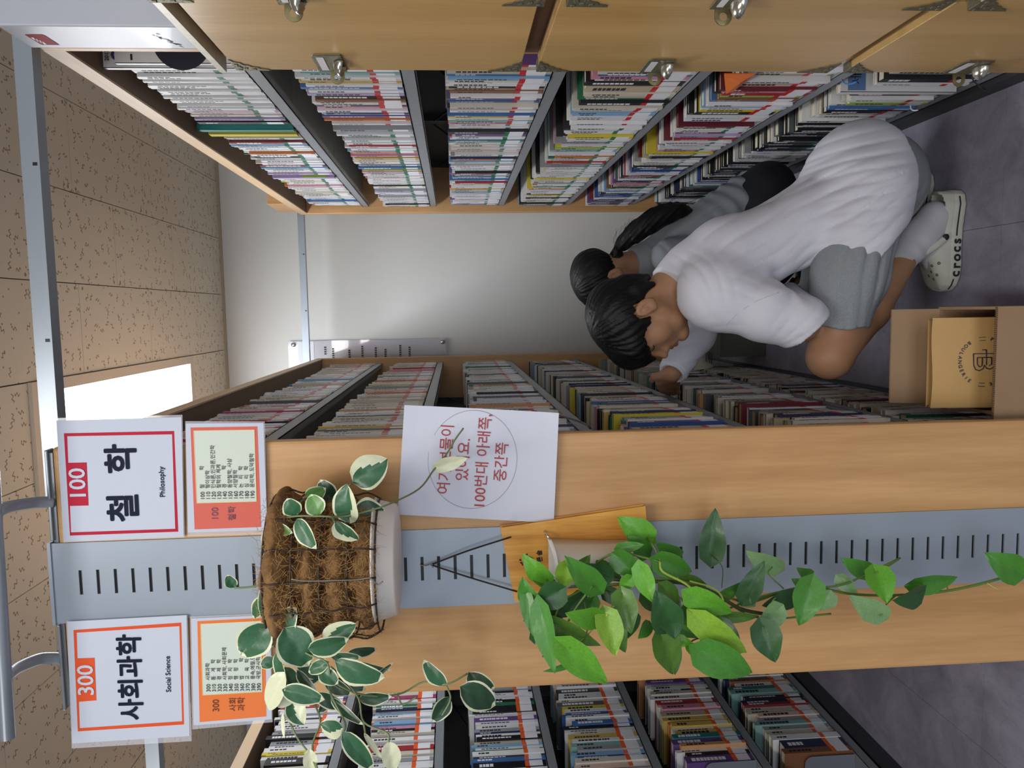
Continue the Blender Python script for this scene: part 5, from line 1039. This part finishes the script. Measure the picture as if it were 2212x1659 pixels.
S_.cap(neckb, .054, shN, .056, .06); S_.cap(shN*.8+neckb*.2, .064, chest*.75+shN*.25, .09, .08); S_.cap(shN, .060, shN*.45+elN*.55, .072, .07); S_.cap(shN*.45+elN*.55, .074, elN, .066, .02); S_.cap(elN, .064, wrN+np.array([.012, 0, .0]), .046, .02)
S_.cap(shF, .070, elF, .058, .03); S_.cap(elF, .060, wrF, .041, .02)
cavity = (shN*.15+elN*.2+belly*.65)
arm = shN*.35+elN*.65
S_.disp(folds([(V(1640, 520, 1.95), (.55, -.83), -.004, .17, .10, 75, .4), (V(1790, 470, 1.95), (.45, -.9), -.005, .15, .13, 85, 1.3), (V(1850, 400, 1.96), (.25, -.95), -.004, .12, .12, 95, .2),
    (V(1700, 625, 1.92), .0035, .11, 5, .6), (V(1660, 690, 1.88), (-.5, -.9), -.003, .12, .06, 90, .9), (V(1735, 690, 1.86), (-.6, .5), -.003, .07, .06, 120, 0), (V(1490, 600, 2.0), (.9, .4), -.0025, .09, .05, 110, .5), (V(1470, 760, 2.35), (-.3, 1), -.003, .05, .08, 110, .3), (V(1840, 560, 1.92), (.7, -.7), -.005, .09, .09, 110, 2)]))
nc = C+A[0]*(-.028)+A[2]*(-.045); pC = neckb*.50+nc*.50; na = (nc-neckb)/np.linalg.norm(nc-neckb)+np.array([-.25, -.15, .1]); na /= np.linalg.norm(na)
S_.cap(neckb, .082, pC+na*.02, .064, .04)
S_.clip(lambda X, Y, Z: np.where((X-pC[0])**2+(Y-pC[1])**2+(Z-pC[2])**2 < .105**2, (X-pC[0])*na[0]+(Y-pC[1])*na[1]+(Z-pC[2])*na[2]+.002*np.sin(50*Y), -1))
# hem: the shirt tail rides over the seat, open below
hem0 = V(1928, 500, 1.95); hz = V(1950, 430, 1.98)[2]
S_.clip(lambda X, Y, Z: np.maximum(-((Z-hem0[2])+(X-hem0[0])*1.0)*.7, hz-Z+.03*np.clip(X-.36, 0, 1)/.1)+.003*np.sin(50*X+30*Y))
wd_ = (wrF-elF)/np.linalg.norm(wrF-elF); S_.clip(lambda X, Y, Z: np.where((X-wrF[0])**2+(Y-wrF[1])**2+(Z-wrF[2])**2 < .10**2, (X-wrF[0])*wd_[0]+(Y-wrF[1])*wd_[1]+(Z-wrF[2])*wd_[2]+.004, -1))
tee = mesh_obj('sweatshirt', S_.mesh('sweatshirt'), TEE, boy)
q = SDF(wrF-.09, wrF+.07, .003); q.cap(wrF-wd_*.050, .0425, wrF-wd_*.004, .0385, .004); q.disp(lambda X, Y, Z: .0008*np.sin(60*np.arctan2(Z-wrF[2], Y-wrF[1])/2)); q.clip(lambda X, Y, Z: np.maximum((X-wrF[0])*wd_[0]+(Y-wrF[1])*wd_[1]+(Z-wrF[2])*wd_[2]-.002, -((X-wrF[0])*wd_[0]+(Y-wrF[1])*wd_[1]+(Z-wrF[2])*wd_[2]+.056)))
q.cap(wrF-wd_*.01, .030, wrF+wd_*.03, .030, .001, 'sub'); mesh_obj('cuff', q.mesh('cuff'), TEE, tee)
# neck rib and shoulder seam, drawn on the cloth surface
bv = BVHTree.FromPolygons([v.co for v in tee.data.vertices], [p.vertices for p in tee.data.polygons])
def on_cloth(x, y, par=tee, b=None):
    r = Vector(_ray(x, y)).normalized(); o = Vector((0, 0, HC))-Vector(wm(par).translation); h = (b or bv).ray_cast(o, r); return (h[0]+Vector(wm(par).translation), h[1]) if h[0] else (None, None)
def seam(pts, r, name, mt, par, b=None, lift=0):
    out = []
    for x, y in pts:
        p, n = on_cloth(x, y, par, b)
        if p: out.append(p+n*lift)
    if len(out) > 2: B().tube(spline(out, 3), r, 5).build(name, mt, par)
SEAM = M('seam_thread', 'c3c3cd', .9)
seam([(1552, 735), (1558, 718), (1570, 700), (1588, 682), (1610, 665), (1635, 650), (1660, 640), (1682, 632)], .0011, 'sleeve_seam', SEAM, tee)
# shirt tail corner hanging over the hip
S_ = SDF(V(1840, 590, 1.90)-.08, V(1930, 470, 1.90)+.13, .004)
a, b_ = V(1840, 560, 1.935), V(1935, 440, 1.945)
q = B(); n1, n2 = 12, 10; vs = []
c4_ = [V(1815, 560, 1.938), V(1838, 455, 1.925), V(1952, 425, 1.935), V(1930, 528, 1.900)]; c5 = V(1884, 568, 1.905)
for i in range(n1+1):
    for j in range(n2+1):
        s, t = i/n1, j/n2; p = (c4_[0]*(1-s)+c4_[1]*s)*(1-t)+((c5*(1-s)+c4_[2]*s)*(1) if False else (c4_[3]*(1-s)+c4_[2]*s))*t
        p = p+np.array([0, -.010*math.sin(PI*t)-.005*math.sin(9*s+4*t)*t, 0]); vs.append(p)
q.add(vs, [(i*(n2+1)+j, i*(n2+1)+j+1, (i+1)*(n2+1)+j+1, (i+1)*(n2+1)+j) for i in range(n1) for j in range(n2)], 0, True)
o = q.build('shirt_tail', TEE, tee); md = o.modifiers.new('s', 'SOLIDIFY'); md.thickness = .002
# shorts
S_ = SDF((-.24, 1.80, .10), (.47, 2.45, .56), .0048)
for dy in (-.055, .055): S_.cap(hip+np.array([0, dy, 0]), .098, hip*.8+belly*.2+np.array([0, dy, 0]), .085, .04)
S_.ell(hip+np.array([-.005, 0, -.035]), (.132, .160, .115), .04)
for h_, k_ in ((hipN, knN), (hipF, knF)): e = h_*.12+k_*.88; S_.cap(h_, .098, h_*.5+k_*.5+np.array([0, 0, .0]), .092, .04); S_.cap(h_*.5+k_*.5, .092, e, .072, .03)
S_.disp(folds([(V(1890, 560, 1.93), (-.93, .22), -.0055, .26, .14, 80, .4), (V(1800, 640, 1.93), (-.8, .1), -.003, .14, .10, 105, 1.0), (V(1950, 500, 1.95), (-.8, .5), -.004, .12, .08, 110, .8), (V(1850, 735, 1.93), (-.3, .8), -.002, .05, .05, 120, 0)], .0015))
kd = (knN-hipN)/np.linalg.norm(knN-hipN); e0 = hipN*.17+knN*.83
S_.clip(lambda X, Y, Z: (X-e0[0])*kd[0]+(Y-e0[1])*kd[1]*.0+(Z-e0[2])*(kd[2]-.25)+.004*np.sin(60*Z))
sh = mesh_obj('shorts', S_.mesh('shorts'), MEL, boy)
bs = BVHTree.FromPolygons([v.co for v in sh.data.vertices], [p.vertices for p in sh.data.polygons])
seam([(1880, 575), (1892, 592), (1897, 606), (1893, 622), (1880, 640), (1870, 670), (1868, 700), (1862, 728)], .0010, 'side_seam', M('seam_grey', '7c8084', .9), sh, bs)
# socks and clogs
def sock(an, kn, heel_dx, name='sock'):
    he_, to_ = FT[an[1] > 2.1]; up = (kn-an)/np.linalg.norm(kn-an); S2 = SDF(an-np.array([.16, .07, .14]), an+np.array([.15, .07, .17]), .004)
    top = an+up*.105; S2.cap(top+up*.03, .0405, an, .0385, .02); S2.cap(an, .0395, he_, .037, .03); S2.cap(he_, .035, to_, .026, .02); S2.cap(an*.6+he_*.4, .036, to_, .026, .03)
    S2.disp(lambda X, Y, Z: .0022*np.sin(150*((X-an[0])*up[0]+(Z-an[2])*up[2])+10*Y)*np.exp(-(((X-an[0]+.02)**2+(Z-an[2])**2)/.035**2)))
    S2.clip(lambda X, Y, Z: (X-top[0])*up[0]+(Y-top[1])*up[1]+(Z-top[2])*up[2]); return mesh_obj(name, S2.mesh(name), SOCK, boy)
sock(anN, knN, .1); sock(anF, knF, .1)
def clog(heel, toe, name='clog'):
    """clog with the heel point and the toe point on the floor"""
    H_, T_2 = np.array([*heel, 0.]), np.array([*toe, 0.]); L = np.linalg.norm(T_2-H_); f = (T_2-H_)/L; s = np.array([f[1], -f[0], 0]); u = np.array([0, 0, 1.])   # s: towards the viewer side
    if s[1] > 0: s = -s
    Rm = np.array([f, s, u]); W = lambda a, b, c: H_+f*a+s*b+u*c; k = L/.27
    lo = np.minimum(W(-.02, -.08, -.01), np.minimum(W(.30, .08, -.01), np.minimum(W(-.02, .08, -.01), W(.30, -.08, -.01)))); hi = np.maximum(W(-.02, -.08, .13), np.maximum(W(.30, .08, .13), np.maximum(W(-.02, .08, .13), W(.30, -.08, .13))))
    loc = lambda X, Y, Z: ((X-H_[0])*f[0]+(Y-H_[1])*f[1], (X-H_[0])*s[0]+(Y-H_[1])*s[1], Z)
    def wid(a): return np.interp(a, [-.004, 0, .010, .034, .10, .15, .19, .225, .25, .265, .272, .28], [0, .012, .030, .040, .039, .044, .052, .053, .044, .029, .014, 0])*k
    S2 = SDF(lo, hi, .0035); X, Y, Z = S2.grid(); a, b, c = loc(X, Y, Z); w_ = wid(a/k)
    sole = np.maximum(np.abs(b)-w_-.002*np.sin(np.clip(c/.034, 0, 1)*PI), np.maximum(c-.034+.0*a, -c+.001+.00012/(.02+np.abs(.5)))); edge = (np.maximum(a-.2705*k, -a))
    S2.f = np.broadcast_to(np.maximum(sole, edge), S2.f.shape).astype(np.float32).copy()
    root = mesh_obj(name, S2.mesh('clog'), CLOG, boy)
    S3 = SDF(lo, hi, .0028); a, b, c = loc(*S3.grid()); w_ = wid(a/k)
    top = np.interp(a/k, [0, .02, .06, .12, .145, .175, .205, .235, .26, .272], [.066, .068, .058, .054, .088, .084, .070, .056, .042, .03])
    w2 = w_*np.sqrt(np.clip(1-np.clip((c-.03)/(top-.03+.006), 0, 1)**2.4, 0, 1))
    out_ = np.maximum(np.abs(b)-w2, np.maximum(c-top, .028-c)); out_ = np.maximum(out_, np.maximum(a-.266*k, .003-a))
    wi = np.clip(w2-.009, 0, 1); inn = np.maximum(np.abs(b)-wi, c-top+.009); inn = np.maximum(inn, np.maximum(a-.258*k, .009-a)); inn2 = np.where(a < .145*k, np.maximum(np.abs(b)-np.clip(w_-.010, 0, 1), .012-a), 1.)
    S3.f = np.maximum(np.maximum(out_, -inn), -inn2).astype(np.float32)
    mesh_obj('upper', S3.mesh('upper'), CLOG, root)
    # heel strap pushed forward over the instep
    pts = [W(a_*k, b_, c_) for a_, b_, c_ in ((.118, .046, .050), (.136, .050, .074), (.156, .044, .100), (.168, .025, .116), (.172, 0, .121), (.168, -.025, .116), (.156, -.044, .100), (.136, -.050, .074), (.118, -.046, .050))]
    S4 = SDF(lo, hi, .0035); sp = spline(pts, 4)
    for p, q_ in zip(sp[:-1], sp[1:]): S4.cap(p, .0060, q_, .0060, .004); S4.cap(Vector(p)+Vector(f)*.008, .0055, Vector(q_)+Vector(f)*.008, .0055, .004)
    mesh_obj('strap', S4.mesh('strap'), CLOG, root)
    for sd in (1, -1):
        B().lathe([(.0085, 0), (.0085, .003), (.006, .0048), (.001, .005)], (0, 0, 0), 20, 0, Matrix.Translation(Vector(W(.121*k, (.050)*sd, .055))) @ Vector(s*sd).to_track_quat('Z', 'Y').to_matrix().to_4x4()).build('rivet', CLOGB, root)
    bu = BVHTree.FromObject([c for c in root.children if c.name.startswith('upper')][0], bpy.context.evaluated_depsgraph_get()) if False else None
    ub = [c for c in root.children if c.name.startswith('upper')][0]; bu = BVHTree.FromPolygons([v.co for v in ub.data.vertices], [p.vertices for p in ub.data.polygons]); off = Vector(wm(ub).translation)
    for a_, b_ in ((.168, .026), (.180, .010), (.182, -.012), (.198, .028), (.205, .006), (.215, .020), (.228, .004), (.190, .040), (.222, .034), (.168, .0), (.235, .020)):
        o_ = Vector(W(a_*k, b_*1.1, .16))-off; h = bu.ray_cast(o_, Vector((0, 0, -1)))
        if h[0]: B().lathe([(.001, .0), (.0042, .0)], (0, 0, 0), 14, 0, Matrix.Translation(h[0]+off+h[1]*.0006) @ h[1].to_track_quat('Z', 'Y').to_matrix().to_4x4(), False).build('vent_hole_disc', CLOGD, root)  # flat dark discs on the foam paint the shade of the holes
    # dark stripe with raised letters round the midsole
    def side(a_, z): 
        w_ = float(wid(a_)); return Vector(W(a_*k, w_+.0026, z))
    for r0, r1 in ((.015, .118), (.232, .262)):
        n = 16; q = B()
        for i in range(n):
            a0, a1 = r0+(r1-r0)*i/n, r0+(r1-r0)*(i+1)/n; q.add([side(a0, .018), side(a1, .018), side(a1, .022), side(a0, .022)], [(0, 1, 2, 3)])
        q.build('midsole_stripe', CLOGB, root)
    for i, ch in enumerate('crocs'):
        a_ = .218-.0215*i; p = side(a_, .019); d = (side(a_-.006, .019)-side(a_+.006, .019)).normalized(); text('raised_lettering', ch, .036, p, d, (0, 0, 1), CLOGB, root, bold=.0012, lift=.0008)
    return root
clog((.300, 2.045), (.035, 2.085)); clog((.372, 2.185), (.115, 2.235))

# ---------------- girl behind him, back to the right
A2 = hframe(-.12, .35); C2 = np.array(at(1316, 602, 2.82)); k2 = 1.02
nk2 = np.array(at(1385, 566, 2.83)); ch2 = np.array(at(1470, 520, 2.83)); hp2 = np.array(at(1640, 415, 2.80))
girl = empty('person', (float(hp2[0]-.1), 2.8, 0), 'crouching person with a long black ponytail and grey T-shirt behind the first', 'person')
S_ = SDF((-.25, 2.45, .0), (.52, 3.15, 1.02), .0055)
head_into(S_, C2, A2, k2); S_.cap(C2+A2[0]*(-.03)+A2[2]*(-.05), .045, nk2, .047, .03)
sN2, sF2 = nk2+np.array([.01, -.14, -.07]), nk2+np.array([.01, .14, -.07])
def torso2(S_, g):
    S_.cap(sN2, .045+g, sF2, .045+g, .05)
    for dy in (-.045, .045): v = np.array([0, dy, 0]); S_.cap(ch2+v, .070+g, hp2+v, .080+g, .05)
torso2(S_, -.010)
knN2, knF2 = hp2+np.array([-.40, -.10, .10]), hp2+np.array([-.40, .10, .10]); anN2, anF2 = np.array([hp2[0]-.16, 2.71, .07]), np.array([hp2[0]-.16, 2.90, .07])
eN2, eF2 = sN2+np.array([.02, .0, -.23]), sF2+np.array([.0, .0, -.23]); wN2, wF2 = eN2+np.array([-.10, .05, -.10]), eF2+np.array([-.10, -.05, -.10])
for s_, e_, w_ in ((sN2, eN2, wN2), (sF2, eF2, wF2)): limb(S_, [(s_, .040), (e_, .032), (w_, .022)]); hand(S_, w_, (-.4, 0, -.9), (-1, 0, .4), (0, .9 if s_ is sN2 else -.9, 0), .6, .9)
for h_, k_, a_ in ((hp2+np.array([0, -.08, 0]), knN2, anN2), (hp2+np.array([0, .08, 0]), knF2, anF2)): limb(S_, [(h_, .070), (k_, .045), ((k_+a_)/2+np.array([.02, 0, 0]), .043), (a_, .030)]); S_.cap(a_, .03, a_+np.array([-.12, 0, -.045]), .022, .02)
mesh_obj('body', S_.mesh('body'), SKIN2, girl)
pr2 = [(-.14, -.055), (-.06, -.045), (-.03, -.03), (.0, -.01), (.03, -.01), (.06, .03), (.11, .04)]
def tail(S2, P):
    pass
hm = hair_mesh(C2, A2, k2, False, pr2, None, 2); hg = mesh_obj('hair', hm, HAIR, girl)
S_ = SDF((-.05, 2.6, .5), (.45, 3.0, 1.0), .0042)
tp_ = [at(*p) for p in ((1330, 560, 2.80), (1336, 537, 2.78), (1352, 520, 2.76), (1385, 493, 2.74), (1425, 468, 2.73), (1462, 456, 2.73), (1490, 455, 2.74))]; rr_ = [.022, .015, .026, .036, .037, .029, .009]
sp = spline(tp_, 4)
for i in range(len(sp)-1): t0, t1 = i/4, (i+1)/4; S_.cap(sp[i], float(np.interp(t0, range(7), rr_)), sp[i+1], float(np.interp(t1, range(7), rr_)), .006)
S_.disp(lambda X, Y, Z: .0022*np.sin(300*(Y-2.75)+60*(Z+X))+.0015*np.sin(240*(X+Z)+90*Y)); mesh_obj('ponytail', S_.mesh('ponytail'), HAIR, hg)
B().tube([Vector(sp[3])+Vector((.0, .012*math.cos(a), .0))+Vector((.012, 0, .008))*math.sin(a) for a in [2*PI*i/16 for i in range(17)]], .0035, 6).build('hair_tie', BLACK, hg)
rr = random.Random(4)                                                           # loose strands
q = B()
for k in range(26):
    t = rr.randint(6, len(sp)-5); p = Vector(sp[t]); q.tube(spline([p, p+Vector((rr.uniform(.0, .03), -.01, rr.uniform(.01, .035))), p+Vector((rr.uniform(.03, .06), -.01, rr.uniform(-.02, .02)))], 3), .0005, 3)
tag(q.build('loose_strands', HAIR, hg), kind='stuff')
S_ = SDF((-.10, 2.55, .20), (.50, 3.12, .86), .0052); torso2(S_, .012)
S_.cap(sN2, .058, sN2*.45+eN2*.55, .056, .03); S_.cap(sF2, .058, sF2*.45+eF2*.55, .056, .03); S_.cap(nk2, .052, ch2, .08, .04)
w0_ = np.array(at(1600, 428, 2.75)); S_.disp(lambda X, Y, Z: .0045*np.sin(130*(Z*.85-(X)*.55)+3*np.sin(20*Y))*np.exp(-(((X-w0_[0])**2+(Z-w0_[2])**2)/.11**2)))
S_.disp(folds([(nk2+np.array([0, -.08, -.05]), (.8, .5), -.0025, .09, .06, 90, .3), (ch2+np.array([.02, -.1, 0]), (.6, -.8), -.004, .12, .1, 90, 1.)])); n2 = C2+A2[0]*(-.03)*k2+A2[2]*(-.05)*k2; p2 = nk2*.62+n2*.38; a2_ = (n2-nk2)/np.linalg.norm(n2-nk2); S_.cap(nk2, .062, p2+a2_*.02, .054, .03); S_.clip(lambda X, Y, Z: np.where((X-p2[0])**2+(Y-p2[1])**2+(Z-p2[2])**2 < .09**2, (X-p2[0])*a2_[0]+(Y-p2[1])*a2_[1]+(Z-p2[2])*a2_[2], -1))
ax2 = (hp2-ch2)/np.linalg.norm(hp2-ch2); S_.clip(lambda X, Y, Z: (X-hp2[0])*ax2[0]+(Z-hp2[2])*ax2[2]+.02)
mesh_obj('grey_shirt', S_.mesh('grey_shirt'), GTEE, girl)
S_ = SDF((-.25, 2.55, .03), (.52, 3.08, .50), .006)
for dy in (-.05, .05): S_.cap(hp2+np.array([0, dy, -.01]), .094, hp2+ax2*-.05+np.array([0, dy, 0]), .086, .04)
for h_, k_, a_ in ((hp2+np.array([0, -.08, 0]), knN2, anN2), (hp2+np.array([0, .08, 0]), knF2, anF2)): limb(S_, [(h_, .086), (k_, .060), (a_+np.array([0, 0, .02]), .045)], .03)
mesh_obj('trousers', S_.mesh('trousers'), NAVYC, girl)
for a_ in (anN2, anF2):
    S_ = SDF(a_+np.array([-.2, -.06, -.075]), a_+np.array([.09, .06, .05]), .005); S_.cap(a_+np.array([.03, 0, -.03]), .036, a_+np.array([-.14, 0, -.036]), .032, .01); S_.clip(lambda X, Y, Z: .002-Z+0*X+0*Y); mesh_obj('shoe', S_.mesh('shoe'), BLACK, girl)
# papers, binder and small things by the left shelf
r = B().box((-.215, 3.34, 0), (-.015, 3.62, .25)).build('storage_box', M('grey_green_card', '6d7068', .7), None, bevel=.004); tag(centre(r), 'grey-green lidded storage box on the floor in front of the crouching pair', 'box')
B().box((-.220, 3.335, .205), (-.010, 3.625, .258)).build('lid', M('grey_green_lid', '7b7d72', .7), r)
q = B(); n = 10; a, b_, c, d = at(1495, 742, 3.34), at(1500, 800, 3.31), at(1542, 792, 3.31), at(1530, 758, 3.34); vs = []
for i in range(n+1):
    for j in range(n+1):
        s, t = i/n, j/n; p = a.lerp(b_, s).lerp(d.lerp(c, s), t); p.y -= .02*math.sin(PI*t); p.z += .012*math.sin(PI*s); vs.append(p)
q.add(vs, [(i*(n+1)+j, i*(n+1)+j+1, (i+1)*(n+1)+j+1, (i+1)*(n+1)+j) for i in range(n) for j in range(n)], 0, True); q.add([v+Vector((0, .003, 0)) for v in vs], [(i*(n+1)+j, (i+1)*(n+1)+j, (i+1)*(n+1)+j+1, i*(n+1)+j+1) for i in range(n) for j in range(n)], 0, True)
r = centre(q.build('open_page', M('page_cream', 'd9d6c6', .6))); tag(r, 'cream printed page curling up beside the grey-green box', 'page')
q = B()
for k in range(4): q.box((-.03+k*.003, -.0008, .01+k*.008), (.02+k*.002, -.0004, .013+k*.008))
o = bpy.data.objects.new('printed_lines', q.build('printed_lines', INK).data); bpy.data.objects.remove(bpy.data.objects['printed_lines.001'] if False else [x for x in bpy.data.objects if x.data == o.data][0]); col.objects.link(o); o.parent = r; o.location = (0, -.022, .004)
# orange bag tip between the books, ribbons, shelf wire
r = B().add([atX(1564, 160, .512), atX(1568, 203, .512), atX(1584, 198, .512), atX(1632, 160, .512), atX(1600, 178, .502)], [(0, 4, 3), (0, 1, 4), (1, 2, 4), (2, 3, 4)]).build('orange_bag', M('orange_film', 'ee7a2c', .25, bump=.8, bscale=40))
md = r.modifiers.new('s', 'SOLIDIFY'); md.thickness = .002; centre(r); tag(r, 'bright orange plastic bag tip poking out between books, fifth shelf', 'bag')
for pts, mt, lab in (([(2100, 165, .50), (2103, 175, .47), (2112, 183, .45), (2122, 190, .43), (2128, 196, .42)], BLACK, 'black ribbon dangling from the bottom shelf near the floor'),
                     ([(1818, 172, .505), (1825, 180, .49), (1840, 181, .485), (1850, 176, .485)], M('blue_ribbon', '2f7fc4', .5), 'blue ribbon bookmark hanging from a book on the bottom shelf'),
                     ([(1967, 226, .50), (1968, 235, .487), (1974, 239, .48), (1983, 238, .48)], CM['W'], 'white looped string hanging from the bottom shelf')):
    r = centre(B().tube(spline([atX(*p) for p in pts], 4), .0018, 5).build('ribbon', mt)); tag(r, lab, 'ribbon')
q = centre(B().tube(spline([atX(1185, 895, -.262), atX(1205, 897, -.25), atX(1235, 905, -.24), atX(1262, 915, -.235), atX(1275, 925, -.235)], 4), .0022, 5).build('ribbon', BLACK)); tag(q, 'black ribbon marker hanging over the fourth shelf of the signed bookcase', 'ribbon')
